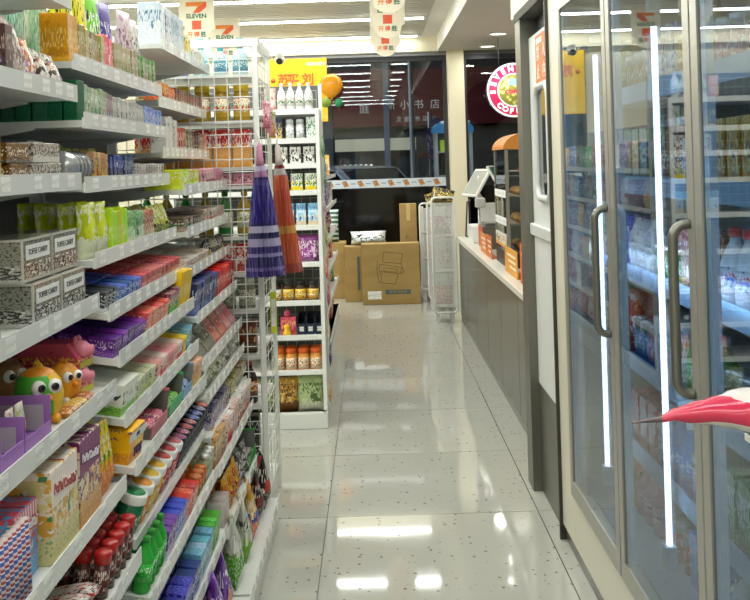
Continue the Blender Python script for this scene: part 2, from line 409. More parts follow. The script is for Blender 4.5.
def k_pumpbottle(w_, d, h, m, lid=None, label=None, **k):
    r = w_ / 2; key = (round(r, 4), round(h, 4))
    hd = cached(('spray',) + key + (lid.name,), lambda: MB().lathe([(r * .4, h * .72), (r * .4, h * .82)], 10).box(-r * 1.0, r * .5, -r * .35, r * .35, h * .82, h).mesh('spray_head', lid))
    p = [('body', lath(('body', 'p') + key, [(r * .9, 0), (r, .006), (r, h * .5), (r * .4, h * .68), (r * .36, h * .73)], m), (0, 0, 0)), ('spray_head', hd, (0, 0, 0))]
    if label: p.append(('label', lath(('label', 'p') + key, [(r * 1.015, h * .12), (r * 1.015, h * .42)], label), (0, 0, 0)))
    return p
KIND = dict(carton=k_carton, pouch=k_pouch, bag=k_bag, bar=k_bar, tub=k_tub, jar=k_jar, bottle=k_bottle, tube=k_tube, tin=k_tin, windowbox=k_windowbox, pump=k_pumpbottle)
def put(parts, name, label, cat, loc, rot=(0, 0, 0), group=None):
    if len(parts) == 1:
        return tag(link(name, parts[0][1], None, loc, rot), label, cat, group)
    t = thing(name, label, cat, loc, rot, group)
    for n, me, o in parts: link(n, me, t, o)
    return t
TILT = dict(T5=.12, T6=.15, T7=.15, T8=.15, T9=.32, T10=.15, T11=.12, U5=.12, U6=.12, U9=.18, U10=.1, S6=.12)
ORD = 'first second third fourth fifth sixth seventh eighth ninth tenth eleventh twelfth'.split()
FT = .0145                                                   # shelf plate thickness above the lip's lower edge
LEV = {}
def R(lv, ys, n, rows, kind, d, h, m, name, lab, cat, x0=0.0, tiers=1, fill=.86, jit=.11, rz=0.0, lean=0.0, **k):
    """a run of like products on a shelf level, rows going back from the front edge"""
    X, hh, b0, b1 = LEV[lv]; ya, yb = max(ys[0], b0 + .008), min(ys[1], b1 - .008)
    sw = (yb - ya) / n; w_ = sw * fill
    if kind in ('tub', 'jar', 'bottle', 'tube', 'pump'): d = w_ = min(w_, d) if d else w_
    single = n * rows * tiers == 1; tl = TILT.get(lv, 0)
    var = [KIND[kind](w_, d, h, vary(m, j) if kind in ('carton', 'pouch', 'bag', 'bar', 'windowbox') else m, **k) for j in range(3 if n > 3 else 1)]
    for i in range(n):
        parts = var[(i // 2 if n > 5 else i) % len(var)]
        for r in range(rows):
            for q in range(tiers):
                x = X - .012 - x0 - d / 2 - r * (d * 1.06 + .002) - rnd.uniform(0, .005) * (r == 0 and rows == 1)
                z = hh + FT + q * (h + .0006) + (X - x) * math.tan(tl)
                y = ya + (i + .5) * sw + rnd.uniform(-1, 1) * sw * .03
                a = rz + rnd.uniform(-1, 1) * jit * min(1, (1 - fill) * 6)
                lb = lab
                if not single:
                    wd = ORD[i] + ' along' if n > 1 else ''
                    if rows > 1: wd = ((ORD[r] if r else 'front') + ' row ' + wd).strip()
                    if tiers > 1: wd = (('lower', 'upper')[q] + ' tier ' + wd).strip()
                    lb = lab + ', ' + wd
                    if len(lb.split()) > 16: lb = ' '.join(lab.split()[:16 - len(wd.split())]).rstrip(',') + ', ' + wd
                ob = put(parts, name, lb, cat, (x, y, z), (0, lean + tl, a), None if single else lab)
                if kind in ('carton', 'pouch', 'bag') and tiers == 1: ob.scale = (1, 1, rnd.uniform(.93, 1.03))
def at_level(lv): return LEV[lv][1] + FT
# ================================================================ the candy shelving on the left (three bays)
S_ = dict(S0=(-.62, 1.742), S1=(-.613, 1.549), S2=(-.61, 1.367), S3=(-.58, 1.115), S4=(-.55, .935), S5=(-.535, .735), S6=(-.508, .583), S7=(-.48, .43), SB=(-.40, .10))
T_ = dict(T1=(-.624, 1.620), T2=(-.606, 1.495), T3=(-.608, 1.358), T4=(-.592, 1.197), T5=(-.564, 1.085), T6=(-.546, .987), T7=(-.536, .86), T8=(-.517, .757), T9=(-.525, .602), T10=(-.49, .482), T11=(-.467, .305), TB=(-.40, .10))
U_ = dict(U0=(-.62, 1.765), U1=(-.638, 1.593), U2=(-.63, 1.437), U3=(-.566, 1.322), U4=(-.562, 1.194), U5=(-.562, 1.072), U6=(-.539, .935), U7=(-.524, .79), U8=(-.518, .69), U9=(-.512, .572), U10=(-.49, .470), U11=(-.467, .282), UB=(-.40, .10))
BAYS = [('S', S_, 1.15, 2.095, 'nearest bay of the white candy shelving, with the toy chicks and clear candy boxes', 1.95),
        ('T', T_, 2.105, 2.995, 'middle bay of the white candy shelving, with the gum tubs', 1.95),
        ('U', U_, 3.005, 3.88, 'farthest bay of the white candy shelving, against the wire end panel', 1.92)]
BACKX = -1.02
for key, lv, y0, y1, lab, top in BAYS:
    t = thing('shelving_bay', lab, 'shelving', (BACKX, y0, 0), group='bays of the candy shelving')
    LEV.update({q: (*v, y0, y1) for q, v in lv.items()})
    BX(-.02, .0, .012, y1 - y0 - .012, .05, top).build('back_panel', mat('#757876', .5), t)
    for yy in (.014, y1 - y0 - .014):
        BX(-.02, .035, yy - .012, yy + .012, 0, top).build('upright', WHITE, t)
    BX(0, -BACKX - .41, .01, y1 - y0 - .01, 0.002, .085).build('plinth', SHELF, t)
    if key == 'S':
        MB().grid_wires('x', .03, .02, y1 - y0 - .02, 1.16, 1.34, 36, 4, .002).build('wire_back', mat('#4d5150', .4, .4), t)
    for ln, (X, h) in lv.items():
        dx = X - BACKX
        rise = (dx - .04) * math.tan(TILT.get(ln, 0))
        s = MB().prism([(.036, rise), (dx - .003, 0), (dx - .003, FT), (.036, FT + rise)], .004, y1 - y0 - .004, 'y').build('shelf', SHELF, t, (0, 0, h))
        BX(dx - .003, dx, .004, y1 - y0 - .004, -.003, .020).build('shelf_lip', LIP, s)
        rh = .032 if ln not in ('T9', 'U9') else .017
        BX(dx, dx + .0025, .006, y1 - y0 - .006, -.003, rh).build('price_rail', RAILM, s)
        for yy in (.004, y1 - y0 - .008): MB().prism([(.04, rise), (.04, rise - .045), (dx * .75, rise * .25 - .004), (dx * .75, rise * .25)], yy, yy + .003, 'y').build('bracket', SHELF, s)
        yy = .05 + rnd.uniform(0, .04)
        tm = cached(('tag',), lambda: BX(0, .0006, -.021, .021, .004, .028).mesh('price_tag', TAG))
        while rh > .02 and yy < y1 - y0 - .04:
            link('price_tag', tm, s, (dx + .0025, yy, 0)); yy += rnd.choice((.075, .1, .12, .16))
# ================================================================ goods on the candy shelving
# ---- nearest bay
R('S0', (1.790, 2.235), 4, 1, 'carton', .12, .11, pr('#e9e6df', '#d9c9c0', '#f0efe9', '#7a5a4a'), 'snack_carton', 'white snack carton on the topmost shelf above the cookie bags', 'carton')
R('S1', (1.659, 1.719), 2, 1, 'pouch', .05, .122, pr('#d9d3cc', '#b9a8a0', '#5f77b8', '#f4f0e6', .3), 'cookie_bag', 'pale cookie bag with a blue foot, leftmost on the upper near shelf', 'snack bag')
R('S1', (1.719, 1.764), 1, 1, 'carton', .05, .095, pr('#4a3430', '#6d4f47', '#39302f', '#cdb7aa'), 'snack_carton', 'dark brown snack carton between pale cookie bags on the near shelf', 'carton')
R('S1', (1.764, 1.848), 2, 1, 'pouch', .05, .118, pr('#d6cdc6', '#8a7a75', '#e7d9cf', '#6b5b58', .3), 'cookie_bag', 'cream cookie bag with mottled print beside the dark brown carton', 'snack bag')
R('S1', (1.848, 1.911), 1, 1, 'pouch', .05, .09, pr('#c97f55', '#e6c08c', '#caa7d6', '#ffffff'), 'cookie_bag', 'orange and lilac snack bag on the upper near shelf', 'snack bag')
R('S1', (1.911, 2.071), 2, 1, 'pouch', .06, .075, pr('#e9e6dc', '#3d3a36', '#d7b9de', '#c86a4a', .3, s=2.5), 'cookie_bag', 'short snack bag with white round cookies at the end of the near shelf', 'snack bag')
R('T1', (2.11, 2.30), 5, 1, 'carton', .03, .165, pr('#d7ece0', '#7fc7a4', '#e7f3ec', '#2f9a6c', .2, .1, .95, 7), 'mint_box', 'tall white and mint green box behind the gold cartons', 'carton', x0=.10)
R('S2', (1.533, 1.686), 2, 1, 'carton', .10, .085, pr('#a8843c', '#3c2d1c', '#c9b45e', '#f4efdc'), 'candy_carton', 'brown and gold candy carton at the left photo edge above the clear boxes', 'carton')
R('S2', (1.710, 1.833), 1, 1, 'carton', .11, .036, pr('#6a4a22', '#94702f', '#3a2a18', '#f6f3e6', .2, .35, .8, 3), 'candy_carton', 'dark gold candy carton with a white word panel, in a stack', 'carton', tiers=2)
R('S2', (1.833, 2.016), 1, 1, 'carton', .12, .038, pr('#c9c4bb', '#8f7d74', '#e4e0d8', '#4d403b', .3, .4, .9, 6), 'candy_box', 'silvery printed candy box stacked two high on the near shelf', 'carton', tiers=2)
R('S2', (1.593, 2.050), 6, 1, 'jar', .05, .115, mat('#33231c', .25), 'dark_jar', 'dark brown jar standing behind the gold candy cartons', 'jar', x0=.16, lid=mat('#5a3524', .3))
CANDY = pr('#8d8d86', '#3a3a37', '#b9b9b3', '#e4e4e0', .1, .40, .44, 17, .5, .12, .7)
lbl = mat('#eeeeea', .4)
for tier in range(2):
    for j, ys in enumerate(((1.745, 1.90), (1.905, 2.06))):
        X, h = LEV['S3'][:2]; w_ = ys[1] - ys[0]
        pa = k_windowbox(w_, .20, .077, CANDY, label=lbl)
        o = put(pa, 'candy_box', 'clear box of grey wrapped candy with a white label, %s tier, %s along the aisle' % (('lower', 'upper')[tier], ('nearer', 'farther')[j]), 'box',
                (X - .018 - .10 - .012 * tier, (ys[0] + ys[1]) / 2 - .012 * tier, h + FT + tier * .0782), group='clear boxes of wrapped candy')
        text('TOFFEE CANDY', .0145, mat('#3c3c3a', .5), o, (.10 + .0009, 0, .053), RX)
R('S3', (1.420, 1.586), 2, 1, 'windowbox', .12, .077, CANDY, 'candy_box', 'clear candy box cut by the left photo edge beside the stacked clear boxes', 'box', label=lbl)
# toys on the fourth shelf
X4, z4 = LEV['S4'][0], at_level('S4')
def display_box(y0, y1, d, hb, hf, lab):
    t = thing('display_box', lab, 'display box', (X4 - .02 - d / 2, (y0 + y1) / 2, z4), group='purple card display boxes')
    W = (y1 - y0) / 2; P1 = mat('#a06fb8', .5); G1 = mat('#b9b2b8', .6)
    BX(-d / 2, d / 2, -W, W, 0, .003).build('box_floor', P1, t)
    BX(-d / 2, d / 2, W - .003, W, .003, hb).build('side_panel', P1, t); BX(-d / 2 + .004, d / 2 - .012, W - .0036, W - .003, .006, hb - .016).build('inner_card', G1, t)
    BX(-d / 2, d / 2, -W, -W + .003, .003, hb * .9).build('side_panel', P1, t)
    BX(-d / 2, -d / 2 + .003, -W + .003, W - .003, .003, hb).build('back_card', P1, t)
    BX(d / 2 - .003, d / 2, -W + .003, W - .003, .003, hf).build('front_card', P1, t)
    return t
display_box(1.50, 1.60, .10, .062, .025, 'purple card display box at the left photo edge beside the toys')
display_box(1.605, 1.735, .10, .066, .022, 'purple card display box right in front of the green toy chick')
for j, (yy, cc) in enumerate(((1.645, '#d8432f'), (1.69, '#e8d24a'))):
    put(k_pouch(.035, .02, .06, pr('#f1efe8', cc, '#3c3c3c', '#8ac24a'), seed=j), 'candy_pouch', 'small candy pouch with a %s print inside the purple display box' % ('red', 'yellow')[j], 'snack bag', (X4 - .06, yy, z4 + .0035))
def toy_chick(loc, rz, sc, cols, lab, crest):
    t = thing('toy_chick', lab, 'toy', loc, (0, 0, rz), 'googly eyed toys'); t.scale = (sc,) * 3
    prof = [(.006, 0), (.026, .004), (.037, .022), (.041, .045), (.036, .068), (.024, .084), (.008, .091), (.001, .092)]
    m, nt = newmat('toy_skin', .35)
    tc = nt.n('ShaderNodeTexCoord'); sx = nt.n('ShaderNodeSeparateXYZ'); nt.l(tc.outputs['Generated'], sx.inputs[0])
    side = nt.math('GREATER_THAN', nt.math('ADD', sx.outputs[1], nt.math('MULTIPLY', sx.outputs[2], .12)), .66)
    a = nt.mix(side, L(cols[0]), L(cols[1])); a = nt.mix(nt.math('GREATER_THAN', sx.outputs[2], .86), a, L(cols[2])); nt.l(a, nt.b.inputs['Base Color'])
    MB().lathe(prof, 24).build('body', m, t)
    for s_ in (-1, 1):
        e = MB().lathe([(.001, -.006), (.009, -.004), (.0125, 0), (.0115, .005), (.006, .0085), (.001, .0095)], 16, ax='x').build('eye', mat('#f4f4f0', .2), t, (.033, s_ * .0135, .062))
        MB().lathe([(.0065, .0075), (.0065, .0098), (.001, .0105)], 12, ax='x').build('pupil', mat('#101010', .15), e, (0, -s_ * .002, 0))
    MB().lathe([(.008, 0), (.006, .008), (.001, .015)], 10, ax='x').build('beak', mat('#ef8a1e', .35), t, (.037, 0, .045))
    for k in range(3): MB().lathe([(.005, 0), (.004, .008), (.001, .014)], 8).build('tuft', mat(crest, .4), t, (-.004 + .006 * k, 0, .088 - abs(k - 1) * .002), (0, (k - 1) * .5, 0))
    for s_ in (-1, 1): MB().lathe([(.001, -.012), (.008, -.008), (.010, 0), (.007, .012), (.001, .018)], 10, ax='x').build('foot', mat(cols[3], .4), t, (.026, s_ * .015, .008))
    return t
toy_chick((-.618, 1.815, z4), -.85, 1.1, ('#4fb53a', '#f2c21b', '#ef9a1c', '#e9a01c'), 'green and yellow toy chick with googly eyes, foremost of the toys', '#f0b41f')
toy_chick((-.62, 1.965, z4), -.6, .86, ('#eea324', '#f0ac2c', '#e6921c', '#f2efe4'), 'orange toy chick with googly eyes between the green chick and the pink boxes', '#ef9a1c')
toy_chick((-.725, 1.95, z4), -.7, 1.0, ('#8a6238', '#94693c', '#7a532e', '#c9a876'), 'brown toy owl half hidden behind the green chick', '#6b4726')
def pink_box(z, lab, dy):
    t = thing('toy_box', lab, 'toy', (-.655, 2.045 + dy, z), (0, 0, -.12), 'pink toy boxes')
    MB().prism([(-.085, 0), (.06, 0), (.06, .016), (.035, .052), (-.085, .052)], -.034, .034, 'y').build('box_body', pr('#c9647e', '#b04a68', '#d98a9c', '#efc94a', .1, .2, .5, 4, .6, .2), t)
    BX(.0605, .0615, -.032, .032, .002, .014).build('label_strip', mat('#c8c23c', .5), t)
    h = MB().lathe([(.001, -.02), (.014, -.014), (.019, 0), (.016, .012), (.0095, .019), (.0095, .027), (.001, .028)], 16, ax='x').build('pig_head', mat('#ee8fa6', .35), t, (.048, 0, .036))
    for s_ in (-1, 1): MB().lathe([(.006, 0), (.005, .010), (.001, .016)], 8).build('pig_ear', mat('#ee8fa6', .35), h, (-.006, s_ * .009, .013))
    return t
pink_box(z4, 'pink toy box with a pig head, lower of the two stacked', 0)
pink_box(z4 + .0525, 'pink toy box with a pig head, upper of the two stacked', .004)
R('S4', (1.822, 1.998), 6, 1, 'bar', .035, .015, pr('#b5813c', '#8a5428', '#d9b36a', '#f5efe0'), 'candy_wrapper', 'small brown wrapped candy lying in front of the toys', 'candy')
# fifth shelf: picture boxes
def picture_box(ys, d, h, cols, word, sz, lab, tm):
    X, z = LEV['S5'][0] - (.034 if ys[0] < 1.6 else .012), at_level('S5'); w_ = ys[1] - ys[0]
    t = thing('candy_kit_box', lab, 'box', (X - d / 2, (ys[0] + ys[1]) / 2, z), group='picture boxes of candy kits')
    link('box_body', carton(w_ * .97, d, h, pr(*cols[:4], .3, .90, .96, 7, .5)), t)
    MB().box(d / 2, d / 2 + .0006, -w_ * .46, w_ * .46, h * .60, h * .97).build('stripe_panel', tm, t)
    o = text(word, sz, mat(cols[4], .4), t, (d / 2 + .0012, 0, h * .74), (PI / 2, .12, PI / 2), bold=.0012)
    o2 = text(word, sz * 1.12, mat(cols[5], .4), t, (d / 2 + .0007, 0, h * .74), (PI / 2, .12, PI / 2), name='lettering_outline', bold=.003, sx=.93)
    text(word, sz * .75, mat(cols[4], .4), t, (0, 0, h + .0006), (0, 0, PI / 2), name='lid_lettering')
    BX(-d / 2, d / 2, -.002, .002, h, h + .0005).build('lid_seam', mat(cols[6], .5), t)
    return t
st1 = stripes([(0, '#e86f8c'), (.5, '#f7e9e6')], 1, 9, .35, 'pink_white_stripes')
st2 = stripes([(0, '#f3ece2'), (.93, '#c95a5a')], 1, 14, .35, 'cream_red_dots')
st3 = stripes([(0, '#7d2c6e'), (.9, '#91407f')], 1, 6, .35, 'plum_stripes')
picture_box((1.535, 1.648), .24, .12, ('#d8566f', '#5f9fd8', '#6fb1e0', '#f5e6c8', '#f6f2ea', '#b02440', '#8f2c3f'), "PoPin'CooKin'", .019, 'pink candy kit box with striped front and cream lettering', st1)
picture_box((1.65, 1.805), .27, .155, ('#ece4d8', '#cfa24a', '#d9cf9c', '#4f8f5a', '#b02a2a', '#f4efe4', '#8f2c3f'), "PoPin'CooKin'", .0215, 'cream candy kit box with red lettering between the pink and plum boxes', st2)
picture_box((1.81, 1.955), .27, .16, ('#6f2a66', '#e6d9c2', '#cda06a', '#f0d9a6', '#f3e6ef', '#5a1d52', '#4a1945'), "PoPin'CooKin'", .019, 'plum purple candy kit box beside the yellow hanging bags', st3)
R('S5', (1.964, 2.058), 3, 2, 'bag', .03, .15, pr('#e0c21e', '#3f8f3a', '#d9862a', '#f6f2e0', .4), 'candy_bag', 'yellow and green candy bag with a loop, beside the plum box', 'snack bag')
stk_a = stripes([(0, '#4763b0'), (.35, '#e9e9f0'), (.5, '#b04a4a'), (.75, '#e6d3cf')], 2, 7, .3, 'spiral_candy_stripes')
for j in range(8):
    yy = 1.425 + .0175 * j
    tag(MB().lathe([(.001, 0), (.008, .002), (.008, .118), (.001, .12)], 10).build('candy_stick', stk_a, None, (-.553, yy, at_level('S5')), (0, -.03, 0)),
        'blue and red striped candy stick beside the pink kit box, %s along' % ORD[j], 'candy', 'striped candy sticks')
# sixth shelf
R('S6', (1.857, 2.099), 5, 3, 'tube', 0.033, .088, pr('#4a3029', '#7d2a22', '#3b241f', '#e9d9cf', .2), 'candy_tube', 'brown candy tube with a red cap under the picture boxes', 'candy tube', lid=mat('#b3221f', .25))
R('S6', (1.454, 1.857), 8, 1, 'bar', .12, .035, pr('#e4e1db', '#c23a34', '#efece6', '#3a2a26', .3), 'candy_bar', 'white and red wrapped candy bar at the lower left', 'candy', lean=-.25)
R('S7', (1.655, 2.028), 6, 2, 'carton', .06, .07, pr('#3f8f4a', '#e6e6da', '#2f6f3a', '#ffffff'), 'candy_carton', 'green candy carton on the low near shelf', 'carton')

# ---- middle bay
R('T1', (2.108, 2.212), 2, 1, 'carton', .06, .112, pr('#c99416', '#b57f10', '#d8a824', '#f0d27a', .1, .3, .7, 4), 'gold_carton', 'tall gold carton starting the upper row of the middle bay', 'carton')
R('T1', (2.212, 2.415), 5, 1, 'carton', .035, .092, pr('#8c8248', '#b9a78a', '#b08a62', '#efe6cc'), 'snack_pack', 'olive snack pack right of the gold cartons', 'snack pack')
R('T1', (2.415, 2.512), 2, 1, 'carton', .035, .095, pr('#e0566e', '#ef9aa6', '#d98a80', '#fff1ee'), 'snack_pack', 'pink snack pack between olive snack packs on the upper row', 'snack pack')
R('T1', (2.512, 2.765), 6, 1, 'carton', .035, .09, pr('#a89f7c', '#7d8a4c', '#c0a88e', '#e9e2d0'), 'snack_pack', 'beige and green snack pack right of the pink ones', 'snack pack')
R('T1', (2.765, 3.002), 5, 1, 'carton', .035, .085, pr('#5f9a58', '#3f6f3a', '#cf6a44', '#efe9dc'), 'snack_pack', 'green snack pack with an orange foot at the end of the upper row', 'snack pack')
bagspec = [(2.33, .10, .25, ('#c9cf2c', '#e2dd55', '#8c9a22', '#3c3f16'), 'lime yellow tall bag behind the olive packs'), (2.45, .10, .24, ('#dcd82e', '#b7c42c', '#e9e57a', '#4a4a14'), 'bright lemon tall bag behind the pink packs'),
    (2.57, .11, .23, ('#7cc83a', '#29302a', '#8ed04a', '#ffffff'), 'green and black tall bag behind the beige packs'), (2.69, .10, .22, ('#4a3a8c', '#6a58b0', '#d8d2ea', '#f2eefb'), 'purple tall bag in the row of upper bags'),
    (2.80, .09, .21, ('#dccdd2', '#b89aa6', '#e9dde0', '#7d4a5a'), 'pale pink tall bag in the row of upper bags'), (2.89, .08, .20, ('#e6e4de', '#c9c6c0', '#efede8', '#202020'), 'white tall bag with black lettering near the sign boards')]
for yy, w_, h, cs, lab in bagspec:
    put(k_pouch(w_, .05, h, pr(*cs, .3, .5, .75, 3), seed=int(yy * 100)), 'snack_bag', lab, 'snack bag', (-.715 + (.03 if yy > 2.75 else 0), yy, at_level('T1')), (0, 0, -.15))
R('T2', (2.099, 2.166), 1, 6, 'carton', .030, .09, pr('#14563c', '#0f4a33', '#1b6446', '#1f6f4e', .05, .2, .4, 2, .7), 'dark_green_box', 'dark green box in the file of six going back from the shelf end', 'carton')
R('T2', (2.166, 2.350), 6, 1, 'carton', .035, .08, pr('#a9b8a0', '#5f8a66', '#cbb7a4', '#eef0e6'), 'snack_pack', 'pale green snack pack right of the dark green boxes', 'snack pack')
R('T2', (2.350, 2.415), 2, 1, 'carton', .035, .075, pr('#8f6f62', '#4f6fb0', '#c99a7a', '#efe6dc'), 'snack_pack', 'brown and blue snack pack between pale packs on the second shelf', 'snack pack')
R('T2', (2.415, 2.742), 8, 1, 'carton', .035, .07, pr('#b9bbb6', '#8c8f93', '#cfc7bd', '#f2f2ee'), 'snack_pack', 'silver grey snack pack on the second shelf of the middle bay', 'snack pack')
R('T2', (2.742, 2.983), 6, 1, 'carton', .035, .066, pr('#5a78c0', '#9fb2d8', '#c9ccd4', '#f0f2f8'), 'snack_pack', 'blue snack pack ending the second shelf of the middle bay', 'snack pack')
R('T3', (2.106, 2.238), 4, 1, 'tin', .07, .074, mat('#b9bdbd', .22, .6), 'silver_tin', 'round silver tin lying on edge in the row of four', 'tin', lid=mat('#a4a9aa', .2, .7))
R('T3', (2.238, 2.369), 4, 1, 'carton', .05, .07, pr('#d9b48a', '#b5714a', '#cfc23a', '#5a3a2a'), 'candy_carton', 'peach slim candy carton right of the silver tins', 'carton')
R('T3', (2.369, 2.614), 7, 1, 'carton', .05, .066, pr('#2c4a86', '#1d2433', '#41506e', '#d9dde6'), 'candy_carton', 'navy slim candy carton in the row past the silver tins', 'carton')
R('T3', (2.614, 3.047), 11, 2, 'carton', .03, .045, pr('#c9c5c0', '#8a7a86', '#d9d2cc', '#4a4a52'), 'mint_pack', 'small grey mint pack at the end of the tin shelf', 'candy pack')
R('T3', (2.120, 2.614), 7, 1, 'carton', .03, .09, pr('#c3c832', '#9aa81f', '#d9d84a', '#f4f4d0'), 'candy_carton', 'lime carton standing behind the tins and navy cartons', 'carton', x0=.10)
LIME = pr('#c6cc35', '#a9b322', '#d9dcc0', '#f3f4e0', .35, .8, .95, 3, .55, .2)
R('T4', (2.106, 2.296), 2, 4, 'pouch', .038, .125, LIME, 'lime_pouch', 'big lime green stand-up pouch at the corner of the pouch shelf', 'snack bag', rz=-.22, fill=.82, seed=3)
R('T4', (2.296, 2.460), 5, 2, 'carton', .07, .10, pr('#b4d62a', '#a3c81e', '#c3e04a', '#e9f4b8', .1, .3, .6, 2, .7), 'lime_carton', 'bright lime slim carton right of the lime pouches', 'carton')
R('T4', (2.460, 2.637), 5, 1, 'carton', .05, .085, pr('#7fb37a', '#d9e2cf', '#e9e9df', '#3f6f44'), 'snack_pack', 'green and white snack pack between lime and metallic packs', 'snack pack')
R('T4', (2.637, 2.762), 3, 1, 'carton', .05, .08, pr('#b5654a', '#e6d9c9', '#d9d2c4', '#5a2a1c'), 'snack_pack', 'rust red and white snack pack before the metallic packs', 'snack pack')
R('T4', (2.762, 3.098), 4, 2, 'pouch', .055, .09, pr('#b9c26a', '#4f4a2c', '#8f9a4a', '#e9ecc9', .3, .6, .9, 2, .55, .15), 'metallic_pouch', 'metallic green rounded pouch ending the pouch shelf', 'snack bag')
R('T5', (2.099, 2.216), 3, 3, 'carton', .065, .045, pr('#24272b', '#3c4046', '#d9dcde', '#f0f0ee', .2), 'gum_pack', 'black and white gum pack under the lime pouches', 'gum')
R('T5', (2.216, 2.452), 5, 3, 'carton', .065, .04, pr('#3f64a8', '#1f3f8a', '#9fb6dc', '#e6ecf6', .3), 'gum_pack', 'blue gum pack right of the black and white ones', 'gum')
R('T5', (2.452, 2.932), 8, 3, 'carton', .065, .042, pr('#b8505a', '#d98a8a', '#e3cdbd', '#7a2430', .3), 'gum_pack', 'red and pink gum pack right of the blue ones', 'gum')
R('T6', (2.099, 2.401), 5, 4, 'carton', .06, .042, pr('#5e2f86', '#452063', '#7a48a4', '#d9cbe6', .25, .5, .8, 4), 'candy_pack', 'purple candy pack in the wide purple block', 'candy pack', tiers=1)
R('T6', (2.099, 2.359), 6, 2, 'carton', .06, .04, pr('#63348c', '#4d2670', '#8458ac', '#e0d4ec', .25, .5, .8, 4), 'candy_pack', 'violet candy pack raised behind the purple block', 'candy pack', x0=.27, tiers=2)
R('T6', (2.401, 2.679), 4, 3, 'carton', .07, .052, pr('#cf5a52', '#e79a86', '#e6cdb8', '#f6efe6', .3), 'candy_pack', 'coral red candy pack right of the purple block', 'candy pack')
R('T6', (2.679, 2.821), 3, 2, 'carton', .05, .065, pr('#8a4a6a', '#cfd9a2', '#5fb04a', '#f2f0e4', .4), 'candy_pack', 'plum and green candy pack before the yellow cartons', 'candy pack')
R('T6', (2.821, 3.046), 3, 2, 'carton', .09, .105, pr('#e3bd1f', '#d2aa14', '#ecca3c', '#f7e9a6', .1, .3, .6, 2, .7), 'yellow_carton', 'tall yellow carton at the end of the purple candy shelf', 'carton')
R('T7', (2.102, 2.258), 1, 1, 'carton', .16, .068, pr('#eef0e6', '#dfe8d2', '#8fc35a', '#3f4a3c', .25, .5, .75, 2, .6), 'candy_tray', 'white and green candy carton under the purple block', 'carton')
R('T7', (2.258, 2.449), 4, 1, 'carton', .15, .05, pr('#d9dcc2', '#c6cf9a', '#b9c27a', '#5a6a3a', .3), 'candy_pack', 'pale green long candy pack right of the white carton', 'candy pack')
R('T7', (2.449, 2.792), 5, 2, 'carton', .08, .05, pr('#efc3bd', '#d96a6a', '#f4ece2', '#a83a4a', .3), 'candy_pack', 'pink and cream candy pack on the seventh shelf', 'candy pack')
R('T7', (2.792, 2.853), 1, 2, 'carton', .07, .055, pr('#e9cf2c', '#efd94a', '#e0c01e', '#7a5a10'), 'candy_pack', 'yellow candy pack between pink packs and the light blue carton', 'candy pack')
R('T7', (2.853, 3.019), 1, 1, 'carton', .14, .06, pr('#7fb9cf', '#cfe3ea', '#4f94b4', '#1f2f3a', .3), 'candy_carton', 'light blue candy carton at the end of the seventh shelf', 'carton')
def tray(lv, ya, yb, d, h, cb, ci, kind_m, lab, lab2, n=6):
    X, hh = LEV[lv][:2]; W = (yb - ya) / 2 * .95; tl = TILT.get(lv, 0); z0 = hh + FT + .014 * math.tan(tl)
    t = thing('candy_tray', lab, 'display box', (X - .014, (ya + yb) / 2, z0), (0, tl, 0), group='open card candy trays')
    C1 = mat(ci, .6); C2 = mat(cb, .4)
    BX(-d, 0, -W, W, 0, .003).build('tray_floor', C1, t); BX(-d, -d + .003, -W, W, .003, h).build('back_wall', C1, t)
    BX(-d + .003, -.003, W - .003, W, .003, h).build('side_wall', C1, t); BX(-d + .003, -.003, -W, -W + .003, .003, h * .35).build('side_wall', C1, t)
    BX(-.002, .0, -W, W, .003, h * .42).build('front_card', C2, t); BX(-d + .003, -.003, W - .004, W + .001, h, h + .006).build('rim', C2, t); BX(-d, -d + .005, -W, W, h, h + .006).build('rim', C2, t)
    for j in range(n):
        a, b = divmod(j, 2); dx = d * .2 + a * d * .31
        tag(link('candy_wrapper', bar(W * .8, d * .3, .032, kind_m, j), None, (X - .014 - dx + .004 * math.sin(tl), (ya + yb) / 2 + (b - .5) * W * .95, z0 + .0035 + dx * math.tan(tl)), (0, tl, rnd.uniform(-.1, .1))), lab2 + ', %s row %s' % (('front', 'middle', 'rear')[a], ('near', 'far')[b]), 'candy', lab2)
R('T8', (2.098, 2.229), 1, 1, 'carton', .10, .078, pr('#e9b62a', '#f2cf5a', '#e2a21c', '#1f2f7a', .3, .9, .98, 2, .6), 'mint_carton', 'yellow mint roll carton with dark blue letters above the gum tubs', 'carton')
mt = [o for o in COL.objects if o.name.startswith('mint_carton')][0]
text('TOS', .030, mat('#1c2a70', .4), mt, (.0508, .01, .02), RX, bold=.001)
BX(.0501, .0506, -.06, .06, .052, .07).build('label_strip', mat('#eef0ee', .5), mt)
text('NTI', .014, mat('#1c2a70', .4), mt, (.0508, 0, .061), RX, bold=.0005)
tray('T8', 2.31, 2.50, .15, .075, '#cf6a7a', '#6e6a62', pr('#d9708a', '#efb0bc', '#c04a62', '#ffffff'), 'open candy tray with a pink edge beside the yellow mint carton', 'pink wrapped candy lying in the pink edged tray')
tray('T8', 2.51, 2.69, .15, .075, '#45b86a', '#6e6f66', pr('#6fb84a', '#a9d98a', '#4a9a3a', '#ffffff'), 'open candy tray with a green edge between pink and blue trays', 'green wrapped candy lying in the green edged tray')
tray('T8', 2.70, 2.84, .15, .07, '#8fb4d8', '#8a8c88', pr('#7fa4d8', '#cfe0f2', '#5a84c4', '#ffffff'), 'open candy tray with a light blue edge next to the green one', 'blue wrapped candy lying in the light blue tray')
R('T8', (2.85, 2.985), 2, 1, 'carton', .12, .065, pr('#e6bfa2', '#d98a72', '#e9d23a', '#8a3a2a', .15), 'candy_carton', 'peach and yellow candy carton ending the tray shelf', 'carton')
